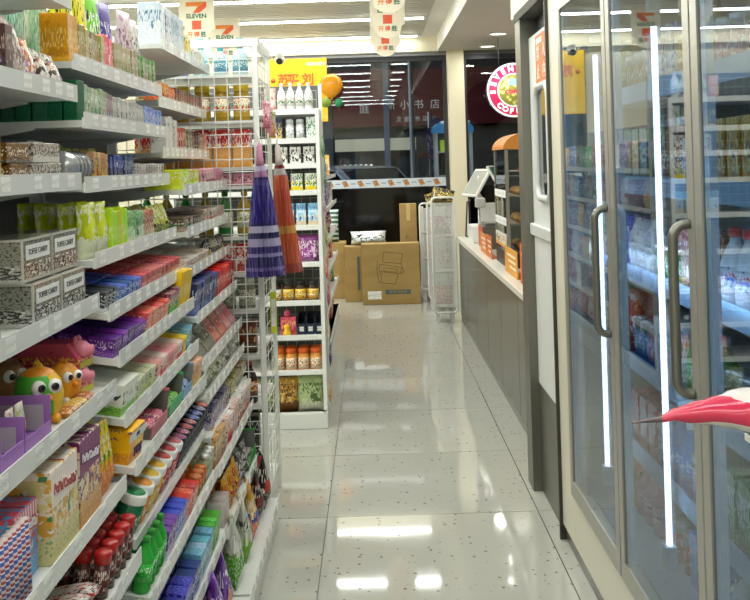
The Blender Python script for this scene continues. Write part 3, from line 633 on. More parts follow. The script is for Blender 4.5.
# gum tubs: one colour after another
LIDW = mat('#eef0ec', .3)
tubs = [('#1f6f4a', '#2f8f5a', 'green'), ('#e08a24', '#e9a44a', 'orange'), ('#e3bb2c', '#e6c44c', 'yellow'), ('#dfae2a', '#e0b648', 'amber'), ('#c23a34', '#c4564e', 'scarlet'), ('#b52f36', '#b94a4e', 'crimson'), ('#c44a5a', '#cf7a84', 'rose')]
for j, (cb, ct, nm) in enumerate(tubs):
    ya = 2.118 + .0665 * j
    R('T9', (ya, ya + .0665), 1, 3, 'tub', .062, .088, pr(cb, cb, ct, '#f2f2ec', .2, .3, .6, 3, .6), 'gum_tub', '%s gum tub with a white lid in the row of tubs' % nm, 'gum tub', x0=-.009, fill=.97, lid=LIDW, top=pr(ct, cb, '#f2efe6', '#ffffff', .3, .3, .7, 3))
NAVY = mat('#1b2233', .3)
for j in range(8):
    lv, ya = ('T9', 2.59 + .0495 * j)
    cn, nm = [('#b05a86', 'violet pink'), ('#c46a8a', 'pink'), ('#c25a5a', 'red'), ('#c87a7a', 'salmon'), ('#5a78c0', 'blue'), ('#4f6ab8', 'deep blue'), ('#9a9ab0', 'grey'), ('#cf5a4a', 'orange red')][j]
    R(lv, (ya, ya + .0495), 1, 3, 'tub', .048, .082, NAVY, 'mint_tub', 'navy mint tub with a %s lid label behind the gum tubs' % nm, 'gum tub', x0=-.009, fill=.97, lid=NAVY, top=pr(cn, '#e6e6ee', cn, '#ffffff', .3, .3, .7, 3))
R('T10', (2.080, 2.297), 4, 2, 'bottle', .06, .118, mat('#2fae3a', .25), 'green_bottle', 'bright green bottle at the lower front of the middle bay', 'bottle', lid=mat('#249630', .3), label=pr('#38b844', '#1f8a2c', '#2fae3a', '#e9f4ea'))
R('T10', (2.297, 2.417), 3, 3, 'carton', .05, .07, pr('#6a3a94', '#8a58b0', '#d9cfe0', '#efe6f4', .35), 'candy_pack', 'purple upright candy pack right of the green bottles', 'candy pack')
R('T10', (2.417, 2.537), 3, 3, 'carton', .05, .07, pr('#2b48b0', '#4a68c8', '#cfd6ec', '#eef0fa', .35), 'candy_pack', 'royal blue upright candy pack between purple and red packs', 'candy pack')
R('T10', (2.537, 2.700), 4, 3, 'carton', .05, .065, pr('#c23228', '#d9574a', '#e6cfc6', '#f6ece6', .35), 'candy_pack', 'red upright candy pack low on the middle bay', 'candy pack')
R('T11', (2.234, 2.579), 6, 4, 'carton', .05, .075, pr('#2c3590', '#1f2668', '#8c94d0', '#dfe2f4', .3), 'biscuit_pack', 'dark blue biscuit pack in the block near the bottom', 'carton')
R('T11', (2.579, 2.778), 4, 3, 'carton', .05, .08, pr('#7fb0c8', '#4f86a8', '#cfe2ea', '#f2f6f8', .3), 'biscuit_pack', 'light blue biscuit pack right of the dark blue block', 'carton')
# ---- farthest bay
R('U0', (3.048, 3.429), 4, 1, 'carton', .07, .13, pr('#cfdbe6', '#e9ece9', '#dfe6ea', '#5a7a9a'), 'snack_carton', 'pale blue tall carton on the top shelf below the sign boards', 'carton')
R('U0', (3.429, 3.605), 2, 1, 'bottle', .06, .13, pr('#e6dfb0', '#c9b22c', '#efeacc', '#6a5a10'), 'sauce_bottle', 'yellow and white bottle on the top shelf of the far bay', 'bottle', lid=mat('#d8c23c', .3))
R('U0', (3.605, 3.943), 5, 1, 'carton', .05, .06, pr('#e4e2da', '#c9c6bc', '#efeee8', '#8a867a'), 'snack_pack', 'white low pack at the end of the top shelf', 'snack pack')
R('U1', (3.094, 3.370), 4, 1, 'carton', .05, .065, pr('#df7a2a', '#c9581c', '#7a3a22', '#f4d9a6', .2), 'snack_pack', 'orange slim pack under the top shelf of the far bay', 'snack pack')
R('U1', (3.370, 3.997), 12, 1, 'carton', .05, .068, pr('#5a4a44', '#9a8a7c', '#c9bcae', '#d94a4a', .25), 'snack_pack', 'dark brown slim pack right of the orange ones', 'snack pack')
R('U2', (3.123, 3.320), 3, 1, 'carton', .05, .115, pr('#e3e2dc', '#cfcdc4', '#eceae4', '#9a968c'), 'white_pack', 'tall white pack starting the third shelf of the far bay', 'snack pack')
for j, (a, b, cs, nm) in enumerate(((182, 190, ('#b5523f', '#8a3a2c', '#cfc0b4', '#f2e6dc'), 'brick red'), (190, 197, ('#6a6a4f', '#8c8c6c', '#c4bfa8', '#e6e2cc'), 'olive grey'), (197, 204, ('#3c2a26', '#5f4038', '#b9aca2', '#d9cbbd'), 'blackish brown'), (204, 211, ('#8a6a55', '#b3967c', '#cfc2b2', '#efe4d4'), 'tan'), (211, 215, ('#d99a8c', '#e6bfb2', '#e9dccf', '#8a3a34'), 'salmon'))):
    R('U2', tuple(1000 * (-.63 * .99953 + (1.4 - 1.437) * .03054) / (q - 372) for q in (a, b)), 3, 1, 'carton', .05, .09 - .003 * j, pr(*cs), 'snack_pack', '%s upright pack on the third shelf of the far bay' % nm, 'snack pack')
R('U3', (3.013, 3.333), 4, 1, 'carton', .11, .06, pr('#c6d02c', '#b4c01e', '#d2da4c', '#f6f4ea', .1, .55, .9, 2), 'lime_carton', 'lime carton with a white label in the far bay', 'carton')
R('U3', (3.333, 3.940), 7, 2, 'carton', .08, .062, pr('#d9a2b0', '#8f5a66', '#e9d6d2', '#5a2a3a', .3), 'snack_pack', 'dusty pink pack right of the lime cartons in the far bay', 'snack pack')
R('U4', (2.970, 3.387), 4, 2, 'carton', .09, .042, pr('#5a4038', '#3f7a55', '#9a8a7a', '#e6dcd0', .3), 'candy_pack', 'dark brown and green flat pack in the far bay', 'candy pack')
R('U4', (3.387, 3.939), 7, 2, 'carton', .08, .05, pr('#c9c3bb', '#b04a4a', '#d9d4cc', '#4a4a4a', .3), 'candy_pack', 'grey and red flat pack ending the fifth far shelf', 'candy pack')
R('U5', (3.015, 3.448), 4, 2, 'carton', .10, .035, pr('#e6e0d6', '#a8705a', '#d6cfc4', '#5a3a2a', .3), 'candy_pack', 'cream flat pack in the far bay left of the black pouches', 'candy pack')
R('U5', (3.448, 3.941), 7, 1, 'pouch', .04, .06, pr('#24262b', '#4a4c55', '#c9b26a', '#e9e6dc', .3), 'candy_pouch', 'black small pouch at the end of a far bay shelf', 'snack bag')
R('U6', (3.032, 3.451), 5, 2, 'carton', .09, .095, pr('#24305f', '#1a2347', '#6a78b0', '#d9dff0', .3, .5, .8, 4), 'navy_carton', 'navy blue carton beside the red ones in the far bay', 'carton')
R('U6', (3.451, 3.944), 6, 2, 'carton', .09, .095, pr('#c4231f', '#a81b18', '#d6463c', '#f4e0da', .1, .4, .7, 3), 'red_carton', 'bright red carton at the end of the navy carton shelf', 'carton')
R('U7', (3.043, 3.368), 2, 1, 'windowbox', .03, .10, pr('#2f302c', '#4c4f44', '#6a6f5c', '#d9d9cc', .3), 'dark_box', 'black box with a label below the navy cartons', 'box', lean=-.62, x0=.004, jit=0, label=pr('#8c9080', '#b9bcae', '#6a6f5f', '#202020'))
R('U7', (3.368, 3.634), 2, 1, 'windowbox', .03, .10, pr('#b04a38', '#8a3226', '#c46a52', '#f2e0d4', .3), 'red_box', 'rust red box between black and pink boxes in the far bay', 'box', lean=-.62, x0=.004, jit=0, label=pr('#c97a66', '#e0b3a2', '#a84a3a', '#5a1a12'))
R('U7', (3.634, 3.977), 2, 1, 'windowbox', .03, .10, pr('#d9707c', '#c04f60', '#e59aa2', '#f8e6e8', .3), 'pink_box', 'pink box at the shelf end near the wire panel', 'box', lean=-.62, x0=.004, jit=0, label=pr('#e6a2aa', '#f2cfd2', '#d0707c', '#7a2a34'))
R('U8', (2.988, 3.445), 4, 3, 'pouch', .045, .072, pr('#a9b08e', '#4f5a44', '#d9dccf', '#f2f2ea', .3), 'clear_pouch', 'sage green clear pouch in the far bay', 'snack bag')
R('U8', (3.445, 3.969), 5, 2, 'pouch', .045, .07, pr('#c9c9c0', '#6a6c66', '#e3e3dc', '#3a3a38', .3), 'clear_pouch', 'whitish clear pouch near the wire end panel', 'snack bag')
R('U9', (3.079, 3.426), 5, 3, 'carton', .05, .07, pr('#3a3550', '#6a5f8c', '#b5b0c4', '#e6e2ee', .3), 'gum_pack', 'dark violet gum pack past the mint tubs', 'gum')
R('U9', (3.426, 3.988), 7, 3, 'carton', .05, .065, pr('#8a7f55', '#c9c3a4', '#5a5238', '#efead4', .3), 'gum_pack', 'khaki gum pack at the end of the tub shelf', 'gum')
R('T10', (2.732, 2.868), 3, 3, 'jar', .045, .055, pr('#c4502c', '#d9842c', '#4f7a34', '#f0d9b0', .3), 'fruit_jar', 'jar of orange fruit candy past the red packs', 'jar', lid=mat('#c8702c', .3))
R('T10', (2.868, 2.998), 3, 2, 'jar', .055, .075, pr('#b9c0a2', '#8f9a7a', '#d9dcc9', '#5a6a44', .3), 'glass_jar', 'pale glass jar beside the fruit candy jars', 'jar', lid=mat('#c9cbc6', .25, .5))
R('U10', (3.015, 3.226), 3, 2, 'carton', .08, .10, pr('#c9a26a', '#4a3526', '#a87f4a', '#f0e2c4', .3), 'wood_brown_carton', 'tan and brown carton between glass jars and white cartons', 'carton')
R('U10', (3.226, 3.522), 4, 2, 'carton', .09, .105, pr('#e9e4dc', '#c4322c', '#d9cfc4', '#c4322c', .3), 'white_red_carton', 'white and red carton on the low far shelf', 'carton')
R('U10', (3.522, 3.910), 4, 2, 'carton', .09, .10, pr('#efe9e4', '#cf9a94', '#a84a44', '#7a2a28', .2), 'white_red_carton', 'white and rose carton ending the low far shelf', 'carton')
R('T11', (2.778, 2.908), 4, 3, 'carton', .05, .085, pr('#4fa83a', '#3a8a2a', '#a9d08a', '#eef6e6', .2), 'biscuit_pack', 'fresh green biscuit pack near the light blue ones', 'carton')
R('U11', (2.904, 3.135), 6, 2, 'carton', .05, .09, stripes([(0, '#d9d2c9'), (.5, '#8a5a6a')], 1, 3, .35, 'striped_pack'), 'biscuit_pack', 'striped mauve biscuit pack beside the green ones', 'carton')
R('U11', (3.135, 3.434), 3, 2, 'bag', .05, .12, pr('#c9971f', '#2b2118', '#e0b83a', '#b0281f', .25), 'snack_bag', 'gold and black snack bag on the low far shelf', 'snack bag', seed=5)
R('U11', (3.434, 3.666), 2, 2, 'bag', .05, .11, pr('#2a2a2c', '#c9c9c6', '#3a3a3c', '#efefec', .25), 'snack_bag', 'black and white snack bag beside the gold ones', 'snack bag', seed=6)
tray('U11', 3.62, 3.86, .16, .09, '#2fae3f', '#7a7a74', pr('#b9b9b0', '#6a6a66', '#d9d9d2', '#2f2f2f'), 'open tray with a bright green edge near the wire end panel', 'grey wrapped snack lying in the bright green tray')
# bottom decks
def deckbag(x, y, w_, d, h, cs, lab, seed, rz=0.3, zb=.3):
    put(k_bag(w_, d, h, pr(*cs, zb, .5, .75, 3, rough=.2), seed=seed), 'snack_bag', lab, 'snack bag', (x, y, .10 + FT), (0, 0, rz))
deckbag(-.475, 2.72, .19, .09, .20, ('#6a3a94', '#8f62b4', '#b98a6a', '#e9d9f0'), 'purple glossy snack bag on the bottom deck', 1)
deckbag(-.48, 2.90, .16, .07, .19, ('#7a5aa0', '#5a2f80', '#cfa08a', '#efe2f2'), 'violet and tan snack bag on the bottom deck', 2)
deckbag(-.48, 3.12, .18, .08, .22, ('#cfd3c4', '#8f9f82', '#5f9a3c', '#f4f4ee'), 'pale bag of nuts with a green foot on the bottom deck', 3, zb=.45)
deckbag(-.47, 3.31, .15, .07, .20, ('#d9d9cf', '#b4b8a8', '#7fae4a', '#3a3a38'), 'white snack bag with round nuts beside the pale one', 4)
deckbag(-.47, 3.49, .14, .07, .19, ('#d0a24a', '#3f5a9a', '#c46a4a', '#f4ead0'), 'blue and orange snack bag on the bottom deck', 5)
deckbag(-.47, 3.66, .13, .07, .18, ('#2b2422', '#7a2a26', '#1f1c1c', '#d9cfc6'), 'black and red snack bag on the bottom deck', 6)
deckbag(-.46, 3.80, .12, .07, .20, ('#2a2020', '#a8322a', '#241c1c', '#efe6dc'), 'dark snack bag with a red top at the deck end', 7)
deckbag(-.475, 2.50, .19, .09, .17, ('#4f9a3a', '#7fbf5a', '#e6e9dc', '#ffffff'), 'green snack bag at the bottom edge of the photo', 8)
# ================================================================ wire end unit behind the candy shelving
EU = thing('wire_end_rack', 'white wire mesh rack closing the end of the candy shelving', 'rack', (0, 3.9, 0))
X0, X1, D_ = -1.02, -.445, .45
for x, y in ((X0, 0), (X1, 0), (X1, D_), (X0, D_)):
    BX(x - .009, x + .009, y, y + .02, 0, 1.87).build('post', WHITE, EU)
BX(X0 - .013, X1 + .013, 0, .026, 1.87, 1.90).build('top_rail', WHITE, EU)
BX(X1 - .013, X1 + .013, .026, D_ + .026, 1.87, 1.90).build('top_rail', WHITE, EU)
MB().grid_wires('y', .013, X0 + .013, X1 - .013, .11, 1.87, 11, 36, .0022).build('back_mesh', WHITE, EU)
MB().grid_wires('x', X1, .026, D_, .11, 1.87, 3, 30, .0018).build('side_mesh', WHITE, EU)
BX(X0 + .014, X1 - .002, .03, D_ + .03, 0.002, .10).build('plinth', SHELF, EU)
ELV = [1.765, 1.583, 1.401, 1.325, 1.125, .98, .834, .66, .458, .28]
for h in ELV: BX(X0 + .014, X1 - .016, .03, D_, h - .012, h).build('shelf', SHELF, EU)
CYAN = mat('#4fb8c6', .25); 
def E_(h, x, y, parts, name, lab, cat, grp, rz=-PI / 2): put(parts, name, lab, cat, (x, 3.9 + y, h), (0, 0, rz), grp)
for j in range(6):
    x = -.905 + .078 * j
    E_(1.765, x, .10, k_pumpbottle(.062, 0, .138 + .012 * (j % 2), mat('#bfe0e6', .2), lid=CYAN, label=pr('#5fb4c8', '#e6f2f4', '#3f90b0', '#ffffff')) if j != 2 else k_bottle(.062, 0, .13, mat('#2c4fae', .25), lid=mat('#2346a8', .3), label=pr('#e9edf6', '#5f7fc8', '#2c4fae', '#ffffff')),
       'spray_bottle' if j != 2 else 'detergent_bottle', ('cyan spray bottle on the top of the wire rack, %s along' % ORD[j]) if j != 2 else 'blue detergent bottle on the top of the wire rack', 'bottle', 'cleaning bottles on the wire rack')
    E_(1.583, x, .10, k_jar(.066, 0, .15, mat('#b08f1c', .2), lid=mat('#e8c61f', .3), label=pr('#efe9d2', '#c23a2a', '#d9b42c', '#3f7a34')), 'oil_jar', 'yellow oil jar behind the wire mesh, %s along' % ORD[j], 'jar', 'oil jars behind the mesh')
    E_(1.401, x, .10, k_carton(.07, .06, .15, pr('#b8342a', '#e9e2da', '#d9a24a', '#f6f2ec', .5, .6, .9, 3)), 'sauce_carton', 'red and white sauce carton behind the wire mesh, %s along' % ORD[j], 'carton', 'sauce cartons behind the mesh')
    E_(1.325, x, .10, k_carton(.072, .05, .05, pr('#e3a2b6', '#efc9d2', '#d98aa0', '#7a2a4a')), 'soap_carton', 'pink soap carton behind the wire mesh, %s along' % ORD[j], 'carton', 'pink cartons behind the mesh')
    E_(1.125, x, .10, k_bottle(.062, 0, .18, mat('#1f8a34', .2) if j % 2 == 0 else mat('#b0962c', .2), lid=mat('#1c6f2c', .3) if j % 2 == 0 else mat('#c9a82c', .3), label=pr('#e9e9d9', '#c9b24a', '#d9d9c4', '#3f5a2c')), 'cooking_bottle', '%s bottle behind the wire mesh, %s along' % (('green', 'golden')[j % 2], ORD[j]), 'bottle', 'bottles behind the mesh')
    E_(.98, x, .10, k_carton(.068, .05, .115, pr('#c4281f', '#e6d9d0', '#a82018', '#f8f0ea', .3)), 'red_carton', 'red carton low behind the wire mesh, %s along' % ORD[j], 'carton', 'red cartons behind the mesh')
    E_(.834, x, .10, k_jar(.066, 0, .13, mat('#8a8a78', .2), lid=mat('#c9c9c0', .25, .5), label=pr('#d9d9c9', '#5a7a4a', '#c4c4b4', '#2a2a2a')), 'glass_jar', 'grey green jar low behind the wire mesh, %s along' % ORD[j], 'jar', 'grey jars behind the mesh')
    E_(.66, x, .10, k_carton(.068, .05, .13, pr('#4a2018', '#7a3a22', '#2f1812', '#c9a27a', .3)), 'brown_carton', 'dark brown carton low behind the wire mesh, %s along' % ORD[j], 'carton', 'brown cartons behind the mesh')
    E_(.458, x, .10, k_bottle(.062, 0, .165, mat('#2a1612', .15), lid=mat('#a82a22', .3), label=pr('#9a3a2a', '#d9b26a', '#6a2218', '#f0e6c9')), 'soy_bottle', 'dark soy bottle near the foot of the wire rack, %s along' % ORD[j], 'bottle', 'soy bottles behind the mesh')
    E_(.28, x, .10, k_carton(.07, .06, .13, pr('#232323', '#4a4a46', '#1a1a1a', '#c9c9c4', .3)), 'black_carton', 'black carton at the foot of the wire rack, %s along' % ORD[j], 'carton', 'black cartons behind the mesh')
# pleated umbrellas hanging on hooks from the side mesh
def pleat_light(m):  # pale lengthwise lines in the colour stand in for light on the pleats
    t = NT(m); lk = t.b.inputs['Base Color'].links[0].from_socket
    n = t.noise(t.mapped((34, 34, 1.6)), 1, 1)
    t.l(t.mix(t.math('MULTIPLY', t.math('GREATER_THAN', n, .56), .32), lk, L('#b9b4cc')), t.b.inputs['Base Color']); return m
def pleated(loc, hh, r1, m, lab, top_m, tilt):
    t = thing('pleated_umbrella', lab, 'umbrella', loc, (0, tilt, 0), 'pleated umbrellas on the wire rack')
    prof = [(.012, 0), (.02, -.02), (.03, -.07), (r1 * .62, -hh * .4), (r1 * .85, -hh * .75), (r1, -hh)]
    pc = MB().lathe(prof, 40, mod=lambda i, k: (1.0 if k % 2 else .6)); pc.sm = [False] * len(pc.sm); pc.build('pleated_cloth', m, t)
    MB().lathe([(.004, .075), (.011, .06), (.013, .02), (.017, -.012)], 12).build('gathered_top', top_m, t)
    MB().tube([(0, 0, .07), (0, 0, .10), (-.005, .03, .115), (-.012, .115, .115), (-.012, .118, .10)], .003, 6).build('hook', WHITE, t)
    return t
pu = stripes([(0, '#3a2a78'), (.05, '#7a6aa6'), (.08, '#2f2a6c'), (.17, '#9a94bc'), (.20, '#3a2f74'), (.26, '#b5b0cc'), (.33, '#2a2a5a'), (.38, '#c4c0d6'), (.44, '#2f2a6a'), (.47, '#342a86'), (.80, '#5a4a9a'), (.84, '#2f2a6a'), (.87, '#b98ab0'), (.92, '#cfc6dc'), (.97, '#1f1f3f')], 2, 1, .55, 'purple_pleated_cloth')
pleat_light(pu)
pleated((-.425, 3.80, 1.415), .43, .076, pu, 'purple striped pleated umbrella hanging on the wire rack', mat('#c98aa6', .6), -.02)
og = stripes([(0, '#a8482a'), (.08, '#c9622c'), (.35, '#c9a24a'), (.42, '#c2562a'), (.75, '#cf6a34'), (.88, '#cfc9c6'), (.94, '#8a2a22')], 2, 1, .55, 'orange_pleated_cloth')
pleat_light(og)
pleated((-.375, 4.03, 1.415), .445, .058, og, 'orange pleated umbrella hanging behind the purple one', mat('#cfc6c2', .6), -.06)
yt = thing('price_strip', 'narrow bright yellow label hanging low on the wire rack side', 'label', (-.418, 4.06, .72))
BX(-.012, .012, 0, .001, 0, .17).build('label_card', mat('#d8e02c', .5), yt); BX(-.008, .008, -.0006, 0, .03, .14).build('print_block', TAG, yt)
# small packets hanging above the umbrellas
for j, (cs, nm) in enumerate(((('#d98aa0', '#f2dfe4', '#b04a6a', '#ffffff'), 'pink'), (('#e9c9cf', '#8a3a4a', '#e3a2ae', '#3f7a3a'), 'rose'), (('#7f9a4a', '#e0d9b0', '#c98a4a', '#ffffff'), 'green'))):
    put(k_bag(.06, .015, .11, pr(*cs), seed=j), 'hanging_packet', '%s packet hanging on the wire rack above the umbrellas' % nm, 'packet', (-.415 + .0 * j, 3.99 + .11 * j, 1.55 - .015 * j), (0, 0, -.4), 'packets hanging on the wire rack')

# ================================================================ far end shelf facing the camera
FX0, FX1, FY = -1.15, -.275, 5.3
FG = thing('end_shelf', 'white end shelf facing the camera with ten levels of groceries', 'shelving', (0, FY, 0))
for x in (FX0, FX1 - .02): BX(x, x + .02, .38, .41, 0, 1.86).build('upright', WHITE, FG)
BX(FX1 - .02, FX1, .0, .02, .1, 1.70).build('front_post', WHITE, FG)
BX(FX0, FX1, 0, .40, .002, .078).build('plinth', SHELF, FG)
BX(FX0 + .02, FX1 - .02, .385, .395, .08, 1.85).build('back_panel', mat('#5f6462', .5), FG)
MB().grid_wires('y', .37, FX0 + .03, FX1 - .03, .1, 1.82, 16, 34, .002).build('back_mesh', mat('#b4b7b5', .4), FG)
MB().grid_wires('x', FX1 - .008, .02, .38, .1, 1.70, 7, 34, .002).build('side_mesh', WHITE, FG)
FL = [1.686, 1.532, 1.399, 1.256, 1.071, .875, .671, .488, .303, .078]
for h in FL:
    dd = .0 if h > .1 else -.0
    s = BX(FX0 + .02, FX1 - .021, .012, .37, h - .012, h).build('shelf', SHELF, FG)
    BX(FX0 + .02, FX1 - .021, .004, .0118, h - .016, h + .012).build('price_rail', LIP, s)
    for k in range(5): BX(-.02, .02, .0025, .004, h - .010, h + .010).build('price_tag', TAG, s, (-.99 + .155 * k + .03 * ((k * 7) % 3), 0, 0))
def Fp(h, x, parts, name, lab, cat, grp=None, y=.06, rz=-PI / 2): put(parts, name, lab, cat, (x, FY + y, h), (0, 0, rz), grp)
MILK = pr('#eef0ec', '#d2d9d2', '#f4f4f0', '#2f7a4a', .12, .38, .62, 4)
for j in range(4):
    x = -.475 + .0485 * j
    Fp(1.686, x, k_bottle(.045, 0, .155, mat('#eceee9', .3), lid=mat('#f4f4f0', .3), label=pr('#e6ece6', '#2f7a4a', '#f0f0ec', '#b03a4a')), 'milk_bottle', 'white milk bottle with a green and red label on the top far shelf, %s along' % ORD[j], 'bottle', 'white bottles on the top far shelf')
Fp(1.686, -.535, k_bag(.06, .04, .13, pr('#e9c9c0', '#c4382f', '#efe2da', '#ffffff', .1, .2, .5, 3)), 'snack_bag', 'pink snack bag with a red picture left of the white bottles', 'snack bag')
Fp(1.532, -.505, k_carton(.06, .05, .12, pr('#1f2c4a', '#2c3f66', '#c9b06a', '#d9c98a', .2)), 'navy_carton', 'navy blue carton on the second far shelf', 'carton')
for j in range(2): Fp(1.532, -.435 + .055 * j, k_jar(.045, 0, .115, mat('#dfe2e0', .25), lid=mat('#cfd4d6', .25), label=pr('#eef0ee', '#c9cfd2', '#dfe3e3', '#5a6a7a')), 'white_jar', 'white jar on the second far shelf, %s along' % ORD[j], 'jar', 'white jars on the second far shelf')
Fp(1.532, -.32, k_carton(.05, .05, .125, pr('#e3e9e3', '#2f7f55', '#dfe6df', '#1f6a44', .2)), 'white_carton', 'white carton with green print on the second far shelf', 'carton')
for j in range(3): Fp(1.399, -.48 + .072 * j, k_carton(.058, .05, .10, pr('#e6e6e1', '#3a3a3a', '#eceae6', '#26262a', .2, .55, .85, 3, .58)), 'tea_carton', 'white carton with black print on the third far shelf, %s along' % ORD[j], 'carton', 'black and white cartons on the third far shelf')
Fp(1.256, -.475, k_carton(.045, .05, .10, pr('#2f6fc4', '#9fc4ea', '#2456a8', '#f2f6fb')), 'blue_carton', 'blue carton on the fourth far shelf', 'carton')
for j in range(2): Fp(1.256, -.405 + .075 * j, k_carton(.062, .05, .10, pr('#eceee6', '#3f7a4a', '#e3cf3c', '#1f5a34', .32)), 'butter_carton', 'white carton with a green and yellow label on the fourth far shelf, %s along' % ORD[j], 'carton', 'green and yellow cartons on the fourth far shelf')
for j in range(4): Fp(1.071, -.515 + .064 * j, k_carton(.052, .05, .125, pr('#8fc4e6', '#d6eaf4', '#e3d2b0', '#2450a0', .25, .7, .95, 3)), 'milk_carton', 'light blue milk carton on the fifth far shelf, %s along' % ORD[j], 'carton', 'light blue cartons on the fifth far shelf')
Fp(.875, -.45, k_pouch(.06, .04, .13, pr('#e3a83a', '#efd29a', '#d98a2c', '#7a4a12')), 'snack_bag', 'amber snack pouch left of the purple bag on the far shelf', 'snack bag')
Fp(.875, -.355, k_bag(.115, .05, .15, pr('#8a3f86', '#c99ac4', '#6f2c6c', '#f2e6f2', .2, .3, .8, 3), seed=3), 'snack_bag', 'purple snack bag on the sixth far shelf', 'snack bag')
for j in range(4):
    cs = ('#e6dcd0', '#d8b82c', '#e3c02c', '#dcb42a')[j]
    Fp(.671, -.535 + .066 * j, k_jar(.062, 0, .115, mat('#3a2418', .2), lid=mat('#1e1e20', .35), label=pr(cs, '#f2ead0', '#c99a2c', '#5a2a1a', .2)), 'sauce_jar', 'black lidded jar with a %s label on the far shelf, %s along' % (('cream', 'yellow', 'gold', 'amber')[j], ORD[j]), 'jar', 'black lidded jars on the far shelf')
# toy pack and dark bins
tp = thing('toy_pack', 'pink toy pack with a yellow duck on the far shelf', 'toy', (-.475, FY + .06, .488))
BX(-.04, .04, .0, .03, 0, .10).build('card_box', pr('#d9566e', '#ef9aa6', '#c43a54', '#ffe9a6'), tp)
MB().lathe([(.008, 0), (.022, .006), (.024, .02), (.015, .034), (.014, .04), (.017, .05), (.012, .062), (.001, .066)], 16).build('duck_body', mat('#efc21c', .35), tp, (-.005, -.028, 0))
MB().lathe([(.007, 0), (.004, .008), (.001, .011)], 8, ax='x').build('duck_beak', mat('#e0701c', .4), tp, (-.022, -.03, .05), (0, 0, PI))
MB().lathe([(.001, 0), (.014, .006), (.018, .02), (.012, .034), (.001, .038)], 12).build('pink_knob', mat('#e0507a', .35), tp, (-.005, .012, .1))
for j in range(3):
    t = thing('storage_bin', 'dark navy shallow bin on the eighth far shelf, %s along' % ORD[j], 'bin', (-.405 + .048 * j - .0, FY + .16, .488), group='dark bins on the far shelf')
    MB().box(-.022, .022, -.09, .09, 0, .004).box(-.022, -.019, -.09, .09, .004, .10).box(.019, .022, -.09, .09, .004, .10).box(-.019, .019, .087, .09, .004, .10).box(-.019, .019, -.09, -.087, .004, .06).build('bin_body', mat('#26344a', .5), t)
    BX(-.012, .012, -.0915, -.09, .02, .045).build('label', TAG, t)
OJ = pr('#e9dcc2', '#d9822c', '#f0e6d2', '#3a2a1c', .2, .55, .85, 3)
for j in range(4):
    for r in range(2):
        Fp(.303, -.53 + .066 * j, k_jar(.062, 0, .12, mat('#e6a04a', .3), lid=mat('#e8681c', .35), label=OJ), 'juice_jar', 'orange lidded jar on the ninth far shelf, %s row %s along' % (('front', 'second')[r], ORD[j]), 'jar', 'orange lidded jars on the far shelf', y=.055 + .068 * r)
Fp(.078, -.485, k_pouch(.11, .06, .185, pr('#b58a3c', '#e0c98a', '#6a4a2a', '#3f2a14', .3)), 'dried_food_pouch', 'tan dried food pouch left of the green pouch at the shelf foot', 'snack bag', y=.08)
Fp(.078, -.37, k_pouch(.14, .06, .19, pr('#b9c99a', '#8fa86a', '#d9dcc9', '#4f6a3a', .25, .5, .8, 2)), 'dried_food_pouch', 'pale green dried food pouch at the foot of the far shelf', 'snack bag', y=.08)
Fp(.078, -.60, k_pouch(.11, .06, .18, pr('#8a9a5a', '#c9cfa2', '#5a6a3a', '#f2f2e0', .3)), 'dried_food_pouch', 'olive dried food pouch partly behind the wire rack', 'snack bag', y=.08)
# packets on the side mesh of the far end shelf
hp = [('#3f9a44', '#d9e9c9', '#2c7a34', 'green'), ('#1f8a74', '#c9e6dc', '#17695a', 'teal'), ('#c9b0bc', '#8a4a6a', '#e6d9de', 'mauve'), ('#b9c23a', '#e6e69a', '#8a9a2c', 'lime'), ('#d9562c', '#f2c9a2', '#b03a1c', 'orange red'), ('#c4304a', '#f0c9d2', '#8a1c34', 'crimson'), ('#e3d9c4', '#c49a6a', '#efe9da', 'cream'), ('#2c3f8a', '#c9cfe6', '#1c2a66', 'dark blue'), ('#d9a22c', '#f2e2b0', '#b0801c', 'amber')]
for j, (a, b, c_, nm) in enumerate(hp):
    put(k_bag(.09, .016, .12, pr(a, b, c_, '#ffffff'), seed=j), 'hanging_packet', '%s packet hanging on the side of the far end shelf' % nm, 'packet', (FX1 + .012, FY + .12 + .14 * (j % 2), 1.44 - .165 * j), (0, 0, 0), 'packets on the far shelf side')
# ---- long grocery shelving running on to the window
LG = thing('grocery_shelving', 'long white grocery shelving seen edge on behind the end shelf', 'shelving', (-.75, 5.78, 0))
BX(-.4, .40, 0, 3.6, .002, .09).build('plinth', SHELF, LG); BX(-.02, .02, 0, 3.6, .09, 1.62).build('back_panel', mat('#c9cbc7', .5), LG)
LGL = (.09, .34, .58, .82, 1.06, 1.30)
for h in LGL:
    s = BX(.02, .40, 0, 3.6, h - .014, h).build('shelf', SHELF, LG); BX(.40, .405, 0, 3.6, h - .016, h + .016).build('price_rail', LIP, s)
lc = [('#c23a2c', '#efd9c9', '#a82a1c', 'red'), ('#e3b42c', '#f4e6b0', '#c4902c', 'yellow'), ('#3f8a4a', '#d9e6cf', '#2c6a34', 'green'), ('#e6e2d6', '#b04a3a', '#efece4', 'white'), ('#3a5aa8', '#cfd9ef', '#2a4080', 'blue'), ('#d9762c', '#f2d9b0', '#a8541c', 'orange'), ('#8a3a6a', '#e6c9dc', '#6a2450', 'plum'), ('#6a4a34', '#d9c4a8', '#4a3020', 'brown')]
